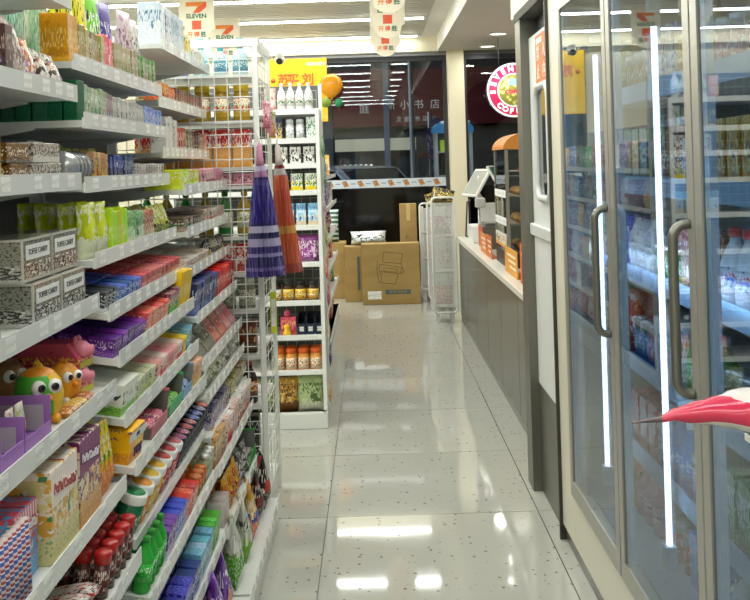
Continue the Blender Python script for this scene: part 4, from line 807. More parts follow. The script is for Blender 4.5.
for i, h in enumerate(LGL):
    for j in range(12):
        a, b, c_, nm = lc[(i * 3 + j * 5) % 8]
        put(k_bag(.24, .06, .19, pr(a, b, c_, '#ffffff'), seed=j % 3) if (i + j) % 3 else k_carton(.22, .08, .18, pr(a, b, c_, '#ffffff')), 'snack_bag' if (i + j) % 3 else 'snack_carton', '%s %s on the long grocery shelving, level %s from the floor, %s along' % (nm, 'snack bag' if (i + j) % 3 else 'snack carton', ORD[i], ORD[j]), 'snack bag' if (i + j) % 3 else 'carton', (-.42, 5.93 + .295 * j, h), (0, 0, rnd.uniform(-.06, .06)), 'goods on the long grocery shelving')
# ================================================================ far end: cartons, window dressing, boards
BLK = mat('#5c4526', .7); SLATE = mat('#4f6264', .6)
cb = thing('cardboard_box', 'large brown cardboard box with a chair drawing in front of the window', 'box', (.155, 9.86, 0))
BX(-.285, .285, 0, .20, .001, .60).build('carton_body', CARD, cb, bev=.004)
def strokes(mb, pts, wd, y=-.0012, closed=True):
    pts = pts + pts[:1] if closed else pts
    for (a, b), (c_, d) in zip(pts, pts[1:]):
        dx, dz = c_ - a, d - b; l_ = math.hypot(dx, dz) or 1; nx, nz = -dz / l_ * wd / 2, dx / l_ * wd / 2
        mb.add([(a + nx, y, b + nz), (a - nx, y, b - nz), (c_ - nx, y, d - nz), (c_ + nx, y, d + nz)], [(0, 1, 2, 3)])
    return mb
mb = MB()
strokes(mb, [(-.08, .42), (.10, .40), (.12, .50), (-.07, .52)], .005); strokes(mb, [(-.12, .33), (.09, .30), (.11, .36), (-.11, .40)], .005)
strokes(mb, [(-.13, .44), (-.14, .33), (-.12, .22), (.04, .20), (.07, .30)], .005, closed=False); strokes(mb, [(.10, .40), (.13, .32), (.09, .30)], .005, closed=False)
strokes(mb, [(-.10, .33), (-.10, .23)], .005, closed=False); strokes(mb, [(-.07, .365), (.06, .345), (.06, .315), (-.07, .33)], .004)
mb.build('chair_drawing', BLK, cb)
BX(-.06, .19, -.0015, -.0005, .10, .145).build('slate_band', SLATE, cb); text('家用电脑椅', .036, mat('#9a8a5c', .6), cb, (.065, -.0022, .121), RC)
BX(-.235, -.10, -.002, -.0005, .055, .135).build('shipping_label', TAG, cb, label='white shipping label')
b2 = thing('cardboard_box', 'brown cardboard box with a dark band peeking out left of the chair box', 'box', (-.20, 10.10, 0))
BX(-.11, .2, 0, .22, .001, .56).build('carton_body', CARD, b2, bev=.004); BX(.02, .045, -.0015, -.0005, .12, .46).build('slate_band', SLATE, b2)
MB().prism([(-.11, .56), (-.16, .50), (-.15, .38), (-.11, .36)], -.002, .004, 'y').build('open_flap', CARD, b2)
b3 = thing('cardboard_box', 'brown cardboard box furthest left behind the other cartons', 'box', (-.44, 10.4, 0)); BX(-.14, .14, 0, .3, .001, .58).build('carton_body', CARD, b3, bev=.004)
BX(-.03, .03, -.001, .301, .581, .582).build('packing_tape', mat('#c2a468', .3), b3)
b4 = thing('cardboard_box', 'tall narrow cardboard box standing behind the chair box', 'box', (.355, 10.25, 0)); BX(-.085, .085, 0, .17, .001, .97).build('carton_body', CARD, b4, bev=.003)
BX(-.02, .02, -.001, .0, .80, .97).build('packing_tape', mat('#cdb277', .3), b4); text('16', .05, BLK, b4, (-.02, -.0014, .64), (PI / 2, PI / 2, 0))
pb = pr('#dfe3e4', '#1f2a2a', '#e9ebec', '#2f5a4a', .2, .3, .6, 3, .56, .25)
put(k_bag(.36, .20, .13, pb, seed=8), 'plastic_bag', 'white and black crumpled plastic bag on top of the cartons', 'bag', (-.06, 10.22, .575), (0, 0, PI / 2))
put(k_bag(.20, .14, .10, pr('#d9d6cc', '#8a7a64', '#e6e2d8', '#5a4a34'), seed=9), 'plastic_bag', 'small pale crumpled bag in front of the tall carton', 'bag', (.20, 10.18, .0), (0, 0, PI / 2))
put(k_bag(.20, .12, .34, stripes([(0, '#1f5a48'), (.55, '#c9d6cf')], 2, 7, .4, 'green_striped_sack'), seed=4), 'striped_sack', 'dark green striped sack standing on the leftmost carton', 'sack', (-.47, 10.5, .583), (0, .1, PI / 2))
# strip of stickers across the glass
sp = thing('window_strip', 'white sticker strip with brown diamonds across the window', 'sticker', (0, 11.705, 1.11))
BX(-1.15, .86, 0, .002, 0, .10).build('strip', mat('#c3cdd6', .4), sp)
for k in range(11): MB().prism([(-.045, .075), (.01, .088), (.045, .025), (-.01, .012)], -.001, 0, 'y').build('diamond', pr('#8a5a34', '#5a3a24', '#a8743c', '#e0c08a', .3), sp, (-1.03 + .178 * k, 0, 0))
for k in range(10): BX(-.03, .03, -.0008, 0, .045, .058).build('print_line', mat('#7f93a8', .5), sp, (-.94 + .178 * k, 0, 0))
# yellow poster, balloons
po = thing('poster', 'yellow poster with orange characters at the left of the window', 'poster', (-.83, 11.635, 1.9))
BX(-.37, .335, 0, .004, 0, .74).build('sheet', pr('#f3c832', '#f5cf45', '#efc02a', '#f7dc7a', .05, .05, .1, 2, .6, .5), po)
OR = mat('#e0702a', .5); OR2 = mat('#f3a04a', .5)
for ch, x in (('苏', -.17), ('买', -.06), ('刘', .115)): text(ch, .145, OR, po, (x, -.0015, .49), RC, bold=.004)
text('NOWBEAR', .034, mat('#3a5a8a', .5), po, (.21, -.0015, .675), RC, name='small_print')
BX(.10, .32, -.0009, 0, .655, .695).build('print_panel', mat('#f4e9b4', .5), po)
for x, z, r, c_ in ((.29, .40, .045, '#d9562c'), (.315, .22, .06, '#8aa83a'), (-.29, .49, .028, '#e0702a')): MB().lathe([(r, -.001), (r, 0)], 14, ax='y').build('printed_fruit', mat(c_, .5), po, (x, 0, z))
for lab, x, z, r, c_ in (('orange balloon beside the yellow poster', -.44, 2.30, .135, '#f0a01c'), ('small green balloon under the orange one', -.36, 2.10, .05, '#1f8a5a')):
    t = thing('balloon', lab, 'balloon', (x, 11.42, z)); MB().lathe([(r * .05, -r * 1.12), (r * .35, -r * .95), (r * .8, -r * .55), (r, 0), (r * .82, r * .6), (r * .4, r * .92), (.001, r)], 20).build('balloon_skin', mat(c_, .25), t)
    MB().lathe([(r * .12, -r * 1.2), (r * .05, -r * 1.12)], 8).build('knot', mat(c_, .3), t); MB().tube([(0, 0, -r * 1.2), (.01, .1, -r * 1.5), (0, .23, -r * 1.6)], .0015, 5).build('ribbon', mat('#c98a4a', .5), t)
# hanging boards
BRD = mat('#efe8d0', .5, name='cream_board'); GRN = mat('#1c6a45', .5); ORG = mat('#ef8a2a', .5); RED = mat('#e85a2c', .5)
def board(x, y, lab):
    t = thing('hanging_board', lab, 'sign', (x, y, 2.43), group='boards hanging from the ceiling')
    pts = [(-.145, .41), (-.145, .12)] + [(.115 * math.cos(a), .10 + .10 * math.sin(a)) for a in [PI + PI * k / 14 for k in range(15)]] + [(.145, .12), (.145, .41)]
    MB().prism(pts, 0, .006, 'y').build('panel', BRD, t)
    def sf(p): return [(a * 1.0, .262 + (b - .302) * 1.05) for a, b in p]
    MB().prism(sf([(-.085, .385), (.085, .385), (.085, .352), (.02, .30), (-.03, .30), (.012, .352), (-.085, .352)]), -.002, 0, 'y').build('numeral', ORG, t)
    MB().prism(sf([(.085, .386), (.085, .345), (.03, .302), (-.02, .302), (.02, .348)]), -.003, -.0015, 'y').build('numeral_stroke', RED, t)
    text('ELEVEN', .050, GRN, t, (0, -.002, .232), RC, bold=.0015)
    BX(-.038, .038, -.002, 0, .122, .195).build('square_print', RED, t)
    for ch, dx, mm in (('开', -.055, ORG), ('得', 0, RED), ('胜', .055, GRN)): text(ch, .048, mm, t, (dx, -.002, .078), RC, bold=.001)
    for s_ in (-1, 1): MB().tube([(s_ * .12, .003, .40), (s_ * .12, .003, .43)], .002, 5).build('hanger', WHITE, t)
for x, y, lab in ((.15, 6.9, 'cream hanging board over the aisle, nearest of three in line'), (.165, 8.3, 'cream hanging board over the aisle, middle of three in line'), (.165, 9.7, 'cream hanging board over the aisle, farthest of three in line'),
                  (-1.42, 8.3, 'cream hanging board with the green word cut by the candy shelves'), (-1.39, 9.7, 'cream hanging board with the whole green word above the wire rack')): board(x, y, lab)
# security camera
cc = thing('security_camera', 'small white security camera under the window bulkhead', 'camera', (-1.02, 11.45, 2.675))
MB().lathe([(.055, .05), (.05, .0)], 16).build('mount', WHITE, cc, (0, 0, -.045)); MB().lathe([(.001, -.075), (.045, -.06), (.062, -.02), (.06, 0)], 18).build('dome', mat('#dcdcd6', .3), cc, (0, 0, -.045))
MB().lathe([(.036, 0), (.036, -.03), (.001, -.032)], 14, ax='y').build('lens', BLACK, cc, (0, -.035, -.085))
BX(-.004, .004, .0, .18, .0, .008).build('cable', mat('#d9d5c4', .5), cc, (-.1, .0, -.03))
# round coffee sign
rs = thing('round_sign', 'round pink lit coffee sign hanging by the window', 'sign', (1.515, 10.5, 2.12))
PINK = mat('#e0245a', .4, emit=.55); WSG = mat('#fff8fa', .4, emit=.8)
MB().lathe([(.29, 0), (.29, .07)], 48, ax='y').build('rim', mat('#1d2036', .3), rs)
MB().lathe([(.285, -.004), (.285, 0)], 48, ax='y').build('edge_ring', WSG, rs); MB().lathe([(.265, -.007), (.265, -.004)], 48, ax='y').build('pink_ring', PINK, rs)
MB().lathe([(.178, -.010), (.178, -.007)], 40, ax='y').build('inner_ring', WSG, rs)
md, mt_ = newmat('coffee_bean_print', .5); vv = mt_.n('ShaderNodeTexVoronoi'); vv.inputs['Scale'].default_value = 22; mt_.l(mt_.mapped((1, 1, 1), 'Object'), vv.inputs['Vector'])
cr_ = mt_.mix(mt_.math('GREATER_THAN', vv.outputs['Distance'], .45), L('#e9e08a'), L('#9a9a3a')); mt_.l(cr_, mt_.b.inputs['Base Color']); mt_.l(cr_, mt_.b.inputs['Emission Color']); mt_.b.inputs['Emission Strength'].default_value = .4
MB().lathe([(.165, -.012), (.165, -.010)], 40, ax='y').build('bean_disc', md, rs)
BX(-.06, .06, -.015, -.012, .05, .12).build('cup_print', mat('#9fc4f0', .4, emit=.5), rs); text('COFFEE', .055, PINK, rs, (0, -.015, -.02), RC, bold=.003)
for word, a0, a1, flip in (('SEVEN', 184, 98, 1), ('COFFEE', 226, 314, -1)):
    for k, ch in enumerate(word):
        a = math.radians(a0 + (a1 - a0) * k / (len(word) - 1)); r = .222
        text(ch, .078, WSG, rs, (r * math.cos(a), -.009, r * math.sin(a)), (PI / 2, -(a - flip * PI / 2), 0) , bold=.004)
for s_ in (-1, 1): MB().tube([(s_ * .15, .035, .24), (s_ * .15, .035, .555)], .004, 6).build('hanger', mat('#555555', .4), rs)
# ================================================================ outside the window
struct(BX(-14, 16, 11.95, 40, -.16, -.05).build('pavement', mat('#2b2c2e', .7)))
fa = thing('street_building', 'dark red shopfront across the night street', 'building', (0, 25, -.05))
BX(-12, 14, 0, 4, 0, 7).build('wall', mat('#3a4046', .8), fa)
BX(-1.3, 5.2, -.25, 0, 2.35, 3.75).build('sign_board', mat('#7a2226', .6), fa); BX(-7, -1.4, -.2, 0, 2.3, 3.4).build('sign_board', mat('#3b3a3a', .6), fa)
WT = mat('#d9d9d4', .5, emit=.35)
for ch, x in zip('蕾庭', (-2.0, -.75)): text(ch, .26, WT, fa, (x + .6, -.27, 2.78), RC)
for ch, x in zip('新小书店', (.5, .85, 1.2, 1.6)): text(ch, .25, WT, fa, (x, -.27, 2.85), RC)
for ch, x in zip('文都书店', (.7, .9, 1.15, 1.35)): text(ch, .14, WT, fa, (x, -.27, 2.5), RC, name='small_lettering')
BX(-.9, 1.1, -.3, 0, 1.75, 2.05).build('lit_fascia', mat('#e6dfc0', .5, emit=.35), fa)
for x0, x1, c_ in ((-3.2, -1.2, '#242a30'), (-.85, .2, '#2c3238'), (.55, 1.0, '#14171a'), (1.6, 3.2, '#262c33')):
    wn = BX(x0, x1, -.06, 0, .2, 1.7).build('window', mat(c_, .3), fa); BX(x0 + .08, x1 - .08, -.065, -.06, .3, 1.6).build('pane', mat('#39424c', .1), wn)
for k in range(6): BX(-.7 + .13 * k, -.64 + .13 * k, -.09, -.066, 1.35, 1.42).build('shop_light', mat('#f4f2dc', .5, emit=2), fa)
BX(-1.2, -.95, -.35, -.05, 0, 4.2).build('pillar', mat('#55595f', .7), fa); BX(.32, .46, -.35, -.05, 0, 4.2).build('pillar', mat('#6f7f96', .6), fa)
lp = thing('street_pole', 'grey street pole outside the window', 'pole', (.72, 17.5, -.05)); MB().lathe([(.09, 0), (.09, .05), (.05, .06), (.045, 3.6), (.02, 3.62)], 12).build('pole', mat('#5c6164', .6), lp)
BX(-.22, .04, -.04, .04, 3.5, 3.58).build('arm', mat('#5c6164', .6), lp)
fl = thing('shop_banner', 'blue and white folded banner outside beside the street pole', 'banner', (1.0, 17.2, -.05)); MB().tube([(0, 0, 0), (0, 0, 2.3)], .02, 8).build('pole', GREY, fl)
MB().prism([(-.02, 1.5), (.16, 1.42), (.26, 1.7), (.22, 2.15), (.05, 2.25), (-.05, 1.9)], -.04, .0, 'y').build('cloth', pr('#3a55c4', '#e6ecf8', '#2f46a8', '#ffffff', .2, .3, .6, 4, .58), fl)
def car(x, y, rz, c_, lab):
    t = thing('parked_car', lab, 'car', (x, y, -.05), (0, 0, rz), 'cars parked outside')
    side = [(-2.1, .35), (2.1, .32), (2.15, .62), (1.75, .82), (.95, .92), (.35, 1.36), (-1.0, 1.42), (-1.75, .98), (-2.15, .9)]
    MB().prism(side, -.82, .82, 'y').build('car_body', mat(c_, .15, .3), t, bev=.06, seg=2)
    MB().prism([(.82, .94), (.30, 1.31), (-.95, 1.36), (-1.5, .98)], -.825, .825, 'y').build('side_glass', mat('#0d1013', .05), t)
    MB().prism([(.98, .93), (.40, 1.345), (.36, 1.32), (.90, .91)], -.68, .68, 'y').build('windscreen', mat('#1a2026', .05), t)
    for sx in (-1.35, 1.35):
        for sy in (-.80, .66):
            wh = MB().lathe([(.31, 0), (.32, .03), (.32, .13), (.31, .16)], 20, (0, 0, 0), 'y').build('wheel', mat('#111111', .7), t, (sx, sy, .322)); MB().lathe([(.19, -.005), (.19, .165)], 16, ax='y').build('hub', mat('#8f9294', .3, .7), wh)
    for sy in (-.6, .6): BX(2.05, 2.14, sy - .16, sy + .16, .62, .74).build('headlight', mat('#d9dfe6', .2, emit=.25), t)
car(-1.6, 15.6, -.75, '#5c6872', 'dark grey car parked outside at the left of the window'); car(-.3, 20.4, -.9, '#8a949c', 'silver grey car parked outside behind the dark one'); car(3.2, 15.4, 2.7, '#6a6f74', 'grey car parked outside near the blue kiosk')
li = bpy.data.lights.new('added_street_light', 'AREA'); li.shape = 'DISK'; li.size = 3; li.energy = 600; li.color = (.9, .95, 1)  # unseen lamp added to light the street and the shopfront
sl = thing('added_street_lamp', 'tall unseen street lamp added outside to light the shopfront', 'lamp', (-3.6, 18.5, -.05)); MB().lathe([(.1, 0), (.07, .1), (.05, 6.0)], 10).build('pole', GREY, sl)
BX(-.1, 1.6, -.12, .12, 6.0, 6.1).build('lamp_head', mat('#cfd4d8', .4), sl); link('light_source', li, sl, (1.2, 0, 5.9))
# blue arched kiosk outside
kk = thing('kiosk', 'white kiosk with a blue arched top just outside the window', 'kiosk', (1.02, 12.4, -.05))
for x in (-.235, .195): BX(x, x + .04, 0, .35, 0, 1.80).build('post', mat('#e9edf0', .35), kk)
arc = [(-.25, 1.80), (-.25, 1.86), (-.2, 1.915), (-.1, 1.94), (.1, 1.94), (.2, 1.915), (.25, 1.86), (.25, 1.80)]
MB().prism(arc, -.02, .37, 'y').build('arched_top', mat('#3f9fe6', .3, emit=.35), kk); BX(-.195, .195, .3, .35, 0, 1.8).build('back_board', mat('#39424a', .5), kk)
for h in (.5, .9, 1.25, 1.55): BX(-.195, .195, .02, .3, h, h + .02).build('shelf', mat('#c9d2d8', .4), kk)
BX(-.16, -.02, .05, .2, 1.571, 1.71).build('lime_screen', mat('#b6d62c', .4, emit=.4), kk); BX(.02, .15, .05, .2, 1.271, 1.5).build('dark_screen', mat('#6a3a34', .4), kk)
kl = bpy.data.lights.new('kiosk_added_light', 'AREA'); kl.shape = 'RECTANGLE'; kl.size = .3; kl.size_y = .2; kl.energy = 4; kl.color = (.92, .97, 1)  # lamp added in front to brighten the kiosk's white posts
link('light_source', kl, kk, (0, -.25, 1.9), (math.radians(-35), 0, 0))
BX(-.18, .18, -.30, -.20, 1.905, 1.93).build('added_lamp_visor', mat('#cfe6f6', .4), kk); BX(-.02, .02, -.21, .0, 1.925, 1.935).build('added_visor_bracket', mat('#cfe6f6', .4), kk)  # visor and bracket carrying the added lamp
# ================================================================ service counter on the right
CT = thing('service_counter', 'long dark panelled service counter with a pale worktop edge', 'counter', (.73, 4.52, 0))
CPAN = noisemat('grey_laminate', '#54544c', '#626258', (2, 2, 40), .22, .1)
BX(.02, .62, 0, 4.2, 0.002, .70).build('counter_body', mat('#4c4c46', .4), CT)
yy = 0.0
for k in range(6): BX(.006, .0195, yy + .003, yy + .694, .055, .70).build('front_panel', CPAN, CT); yy += .70
BX(.012, .0195, 0, 4.2, .002, .055).build('kick_strip', mat('#8f8e86', .3, .5), CT)
wt = tag(BX(-.015, .66, 0, 4.2, .7005, .738).build('worktop', mat('#dedbd0', .3, name='pale_worktop'), None, (.73, 4.52, 0), bev=.004), 'pale stone worktop along the dark service counter', 'worktop')
ZT = .7385
# glass hot food case
HC = thing('food_case', 'tall glass hot food case with an orange curved top', 'display case', (.80, 6.02, ZT))
W_, D2, H2 = .36, .55, .72
BX(0, W_, 0, D2, .0, .09).build('base', mat('#2a2a2a', .4), HC)
for x in (0, W_ - .02):
    for y in (0, D2 - .02): BX(x, x + .02, y, y + .02, .09, H2).build('corner_post', mat('#a9a69c', .25, .8), HC)
BX(.004, .006, .02, D2 - .02, .09, H2).build('glass_front', CLEAR, HC); BX(.02, W_ - .02, .004, .006, .09, H2).build('glass_side', CLEAR, HC); BX(.02, W_ - .02, D2 - .006, D2 - .004, .09, H2).build('glass_side', CLEAR, HC)
BX(W_ - .015, W_ - .012, .02, D2 - .02, .09, H2).build('back_panel', mat('#1f1d1b', .4), HC)
MB().prism([(-.01, H2), (W_, H2), (W_, H2 + .10)] + [(-.01 + .15 - .15 * math.sin(q * PI / 16), H2 + .10 * math.cos(q * PI / 16)) for q in range(8)], -.005, D2 + .005, 'y').build('curved_top', mat('#d98a3a', .3, name='orange_hood'), HC)
for h in (.26, .43, .58): BX(.02, W_ - .02, .02, D2 - .02, h, h + .008).build('shelf', mat('#b9b6aa', .25, .8), HC)
for h in (.255, .425): BX(-.002, .003, .02, D2 - .02, h, h + .045).build('price_rail', TAG, HC)
BX(-.004, .0035, .03, D2 - .03, .12, .20).build('menu_strip', pr('#efe9dc', '#d9d2c2', '#e3a23a', '#5a4a3a', .2), HC)
k = 0
for h in (.268, .438, .098):
    for j in range(4):
        tag(MB().lathe([(.012, 0), (.042, .006), (.045, .022), (.03, .042), (.004, .048)], 14).build('bread_bun', mat(('#c98a3a', '#b8742c', '#d9a24a')[k % 3], .6), None, (.93, 6.10 + .125 * j, ZT + h + .0005)), 'golden bun inside the glass food case, %s shelf, %s along' % (('middle', 'upper', 'bottom')[k // 4], ORD[j]), 'bread', 'buns in the food case'); k += 1
# orange price cards along the counter edge
ORC = '#d9672c'
def card(y0, y1, h, cs, lab, lean=0):
    t = thing('price_card', lab, 'sign', (.775, (y0 + y1) / 2, ZT), group='orange price cards on the counter'); W = (y1 - y0) / 2
    BX(-.002, .002, -W, W, 0, h).build('card', mat(cs, .5), t)
    for q in range(3): BX(-.0026, -.002, -W * .8, W * (.2 + .2 * q), h * (.25 + .22 * q), h * (.34 + .22 * q)).build('print_line', mat('#f6ead6', .5), t)
    BX(-.002, .05, -W, W, 0, .002).build('foot', mat(cs, .5), t)
card(5.05, 5.33, .21, ORC, 'orange price card nearest the steel post'); card(5.45, 5.95, .15, '#e3a03a', 'amber price card below the glass food case'); card(6.62, 6.9, .15, '#d9702f', 'orange price card right past the food case'); card(6.94, 7.28, .14, '#e08a3c', 'pale orange price card in the middle of the counter')
# steel box with an orange side
sbx = thing('tea_egg_warmer', 'steel counter warmer with an orange front card', 'appliance', (.80, 7.35, ZT))
BX(0, .3, 0, .30, 0, .17).build('steel_body', STEEL, sbx, bev=.006); BX(-.004, -.0005, .02, .28, .01, .165).build('front_card', mat('#d2602a', .5), sbx); BX(.02, .28, .02, .28, .171, .19).build('lid', mat('#9a988e', .25, .8), sbx)
MB().tube([(.12, .15, .19), (.12, .15, .21), (.18, .15, .21), (.18, .15, .19)], .006, 6).build('lid_handle', BLACK, sbx)
# cash register and screens
pos = thing('cash_register', 'white cash register box with tilted screens at the counter end', 'register', (.80, 8.15, ZT))
BX(0, .34, 0, .36, 0, .12).build('drawer_box', mat('#e6e6e0', .4), pos, bev=.006); BX(.08, .22, .10, .22, .121, .30).build('stand', mat('#d2d3ce', .4), pos, bev=.008)
MB().tube([(.12, .16, .28), (.05, .14, .40), (.10, .13, .52)], .028, 8).build('arm', mat('#cfd0cb', .4), pos)
scr = BX(-.012, .012, -.17, .17, -.13, .13).build('screen', mat('#dcdcd6', .35), pos, (.06, .13, .47), (0, .55, .25), bev=.006); BX(-.0135, -.012, -.15, .15, -.11, .11).build('display', mat('#8fa2a8', .15), scr)
s2 = BX(-.01, .01, -.12, .12, -.10, .10).build('customer_screen', mat('#dfe0da', .35), pos, (.20, -.02, .52), (0, -.5, -.3), bev=.005); BX(.01, .0115, -.10, .10, -.085, .085).build('display', mat('#4f8f96', .15), s2)
pr2 = thing('barcode_scanner', 'grey scanner on a stalk beside the white cash register', 'scanner', (.84, 7.95, ZT)); MB().lathe([(.05, 0), (.05, .01), (.012, .02), (.010, .30)], 14).build('stalk', mat('#a9aaa6', .3, .5), pr2)
BX(-.03, .05, -.03, .03, .28, .36).build('head', mat('#b9bab5', .35), pr2, bev=.01)
mh = thing('menu_holder', 'black wire menu holder standing at the counter end', 'holder', (.79, 8.58, ZT))
for q in range(4): MB().tube([(0, .03 * q, 0), (.02, .03 * q, .30), (.05, .03 * q, .32)], .003, 5).build('wire', mat('#3a3a3a', .4), mh)
BX(0, .06, 0, .1, 0, .006).build('foot', DARK, mh)
rb = thing('coffee_machine', 'dark coffee machine with a red bow behind the cash register', 'appliance', (1.18, 8.9, 0)); BX(0, .4, 0, .4, .0, 1.25).build('machine_body', mat('#2c2d30', .3), rb, bev=.01); BX(.04, .36, -.004, 0, .95, 1.18).build('panel', mat('#4a4c50', .2), rb)
for s_ in (-1, 1): MB().lathe([(.001, 0), (.03, .02), (.035, .06), (.001, .085)], 10, ax='x').build('bow_loop', mat('#b01f24', .5), rb, (.2 if s_ > 0 else .19, -.03, 1.31), (0, 0, 0 if s_ > 0 else PI))
MB().tube([(.195, -.03, 1.25), (.195, -.03, 1.31)], .008, 6).build('bow_stem', mat('#b01f24', .5), rb)
# white wire snack racks at the counter end
def rack(y, x0, x1, h0, h1, lab):
    t = thing('wire_rack', lab, 'rack', (0, y, 0), group='white snack racks at the counter end'); r = .035
    def rr(i): 
        pts = []
        for cx, cz, a0 in ((x1 - r, h1 - r, 0), (x0 + r, h1 - r, 90), (x0 + r, h0 + r, 180), (x1 - r, h0 + r, 270)):
            for k in range(5): a = math.radians(a0 + 22.5 * k); pts.append((cx + (r - i) * math.cos(a), 0, cz + (r - i) * math.sin(a)))
        return pts
    MB().tube(rr(0), .009, 8, closed=True).build('frame', WHITE, t)
    for q in range(3):
        za = h0 + .05 + (h1 - h0 - .08) * q / 3; zb_ = za + (h1 - h0 - .08) / 3 - .02
        MB().grid_wires('y', 0, x0 + .012, x1 - .012, za, zb_, 16, 24, .0028).build('mesh_panel', mat('#d9dbd4', .4), t)
        BX(x0 + .008, x1 - .008, .012, .26, za - .012, za - .004).build('shelf', SHELF, t)
    for x in (x0 + .02, x1 - .05): BX(x, x + .03, .05, .08, 0.0, h0 + .06).build('foot', WHITE, t); BX(x, x + .03, .23, .26, 0.0, h1 - .04).build('rear_post', WHITE, t)
    return t
rack(8.62, .50, .70, .09, 1.085, 'white wire snack rack standing nearest at the counter end'); rack(9.35, .50, .70, .12, 1.02, 'white wire snack rack behind the first one'); rack(10.0, .46, .68, .12, .98, 'white wire snack rack closest to the window')
cs4 = [('#1c1c1c', '#c9a52c', '#2a2a24', '#e3c84a'), ('#8a7a2c', '#1f1f1f', '#b09a34', '#f0e6b0'), ('#232323', '#d9b42c', '#1a1a1a', '#f2e2a0'), ('#6f6a3a', '#c9b84a', '#3a3a24', '#ffffff')]
for j in range(4): put(k_bag(.17, .07, .14, pr(*cs4[j], .3), seed=20 + j), 'snack_bag', ('black and gold', 'olive', 'black and yellow', 'moss green')[j] + ' snack bag lying on top of the snack racks', 'snack bag', (.60 - .02 * (j % 2), 8.66 + .06 + .09 * j if j < 2 else 9.3 + .14 * (j - 1), 1.02 if j < 2 else .96), (.25 if j < 2 else -.2, 0, PI / 2 + .3 * (j - 1)))
for q in range(3):
    for j in range(3):
        a, b, c_, nm = lc[(q * 3 + j * 2) % 8]
        put(k_bag(.15, .06, .16, pr(a, b, c_, '#ffffff'), seed=j), 'snack_bag', '%s snack bag in the %s snack rack, %s shelf' % (nm, ('nearest', 'middle', 'farthest')[j], ('bottom', 'middle', 'top')[q]), 'snack bag', (.60, (8.62, 9.35, 10.0)[j] + .12, (.15 if j == 0 else .165) + q * ((.915, .82, .78)[j] / 3)), (0, 0, PI / 2), 'bags in the snack racks')
# ================================================================ steel portal with the white panel
PT = struct(link('trim_2', None, None, (.645, 4.2, 0)))
BX(-.008, .06, 0, .14, 0, 1.985).build('steel_post', STEEL, PT); BX(-.012, .1, -.52, .14, 1.985, 2.02).build('steel_header', mat('#4a4841', .7), PT); BX(.06, .1, -.50, .0, 1.905, 1.985).build('recess_shade', mat('#1c1c1b', .5), PT); BX(.0, 1.0, -.52, .30, 2.02, 2.67).build('panel_above', mat('#ded8c6', .5), PT)  # near-black block paints the shade of the recess above the cabinet
WD = thing('white_cabinet', 'white cabinet front with a rounded window between steel post and cooler', 'cabinet', (.672, 3.68, 0))
WP = mat('#dfe2de', .35, name='white_enamel')
BX(.0, .50, .0, .515, .46, 1.90).build('cabinet_body', WP, WD); BX(.004, .5, .0, .515, .0, .46).build('steel_base', STEEL, WD); BX(-.018, -.0005, 0, .515, 1.08, 1.13).build('hand_rail', mat('#d2d5d1', .3), WD, bev=.005)
def rrect(y0, y1, z0, z1, r, n=5):
    p = []
    for cy, cz, a0 in ((y1 - r, z1 - r, 0), (y0 + r, z1 - r, 90), (y0 + r, z0 + r, 180), (y1 - r, z0 + r, 270)):
        for k in range(n + 1): a = math.radians(a0 + 90 * k / n); p.append((cy + r * math.cos(a), cz + r * math.sin(a)))
    return p
wf = MB().tube([(-.006, a, b) for a, b in rrect(.04, .33, 1.24, 1.68, .06)], .016, 8, closed=True).build('window_frame', mat('#c9ccc9', .3), WD)
MB().prism(rrect(.04, .33, 1.24, 1.68, .06), -.004, -.0005, 'x').build('window_pane', mat('#33363a', .06), WD)
sg = BX(-.004, -.0005, .06, .33, 1.69, 1.885).build('orange_sign', mat('#c9702a', .5), WD)
for ch, y, z in (('禁', .27, 1.81), ('止', .27, 1.735), ('入', .14, 1.81), ('内', .14, 1.735)): text(ch, .065, mat('#f6ece0', .5), WD, (-.0048, y, z), RL)
BX(-.0046, -.004, .18, .31, 1.85, 1.872).build('sign_strip', mat('#efe6da', .5), WD)
# ================================================================ glass door cooler on the right
FRX = .66
CO = thing('glass_cooler', 'long cream drinks cooler with glass doors along the right side', 'cooler', (FRX, 0, 0))
Y0, Y1, DP = .52, 3.66, .70
CRM = mat('#dcd8c4', .35, name='cream_enamel')
BX(.0, DP, Y1 - .03, Y1, .06, 2.1).build('end_panel', CRM, CO); BX(.0, DP, Y0, Y0 + .03, .06, 2.1).build('end_panel', CRM, CO)
BX(.0, .045, Y1 - .225, Y1 - .031, .06, 2.1).build('front_stile', CRM, CO); BX(.0, .06, Y0 + .031, Y1 - .226, .06, .235).build('kick_panel', CRM, CO)
BX(.0, .06, Y0 + .031, Y1 - .226, 1.95, 2.1).build('header', CRM, CO); BX(DP - .03, DP, Y0 + .031, Y1 - .031, .2, 2.0).build('back_wall', mat('#cfdbe6', .5), CO)
BX(.061, DP - .031, Y0 + .031, Y1 - .031, .2, .24).build('cooler_floor', mat('#c3ccd2', .4), CO); BX(.061, DP - .031, Y0 + .031, Y1 - .031, 1.96, 2.0).build('cooler_roof', mat('#d3dbe0', .4), CO)
BX(-.012, .05, Y1 + .003, Y1 + .016, .0, 2.0).build('gap_shade', mat('#3f3e38', .4, .3), CO)  # dark strip standing in for the shaded gap beside the cabinet
BX(.01, DP, Y0, Y1, .001, .058).build('plinth', mat('#6a6a62', .3, .6), CO)
GL = glassmat('cooler_glass', '#cfdce6', 1.75)
doors = [(2.745, 3.43), (2.025, 2.735), (1.305, 2.015), (.585, 1.295)]
LED = mat('#eaf5ff', .5, emit=6, name='led_tube')
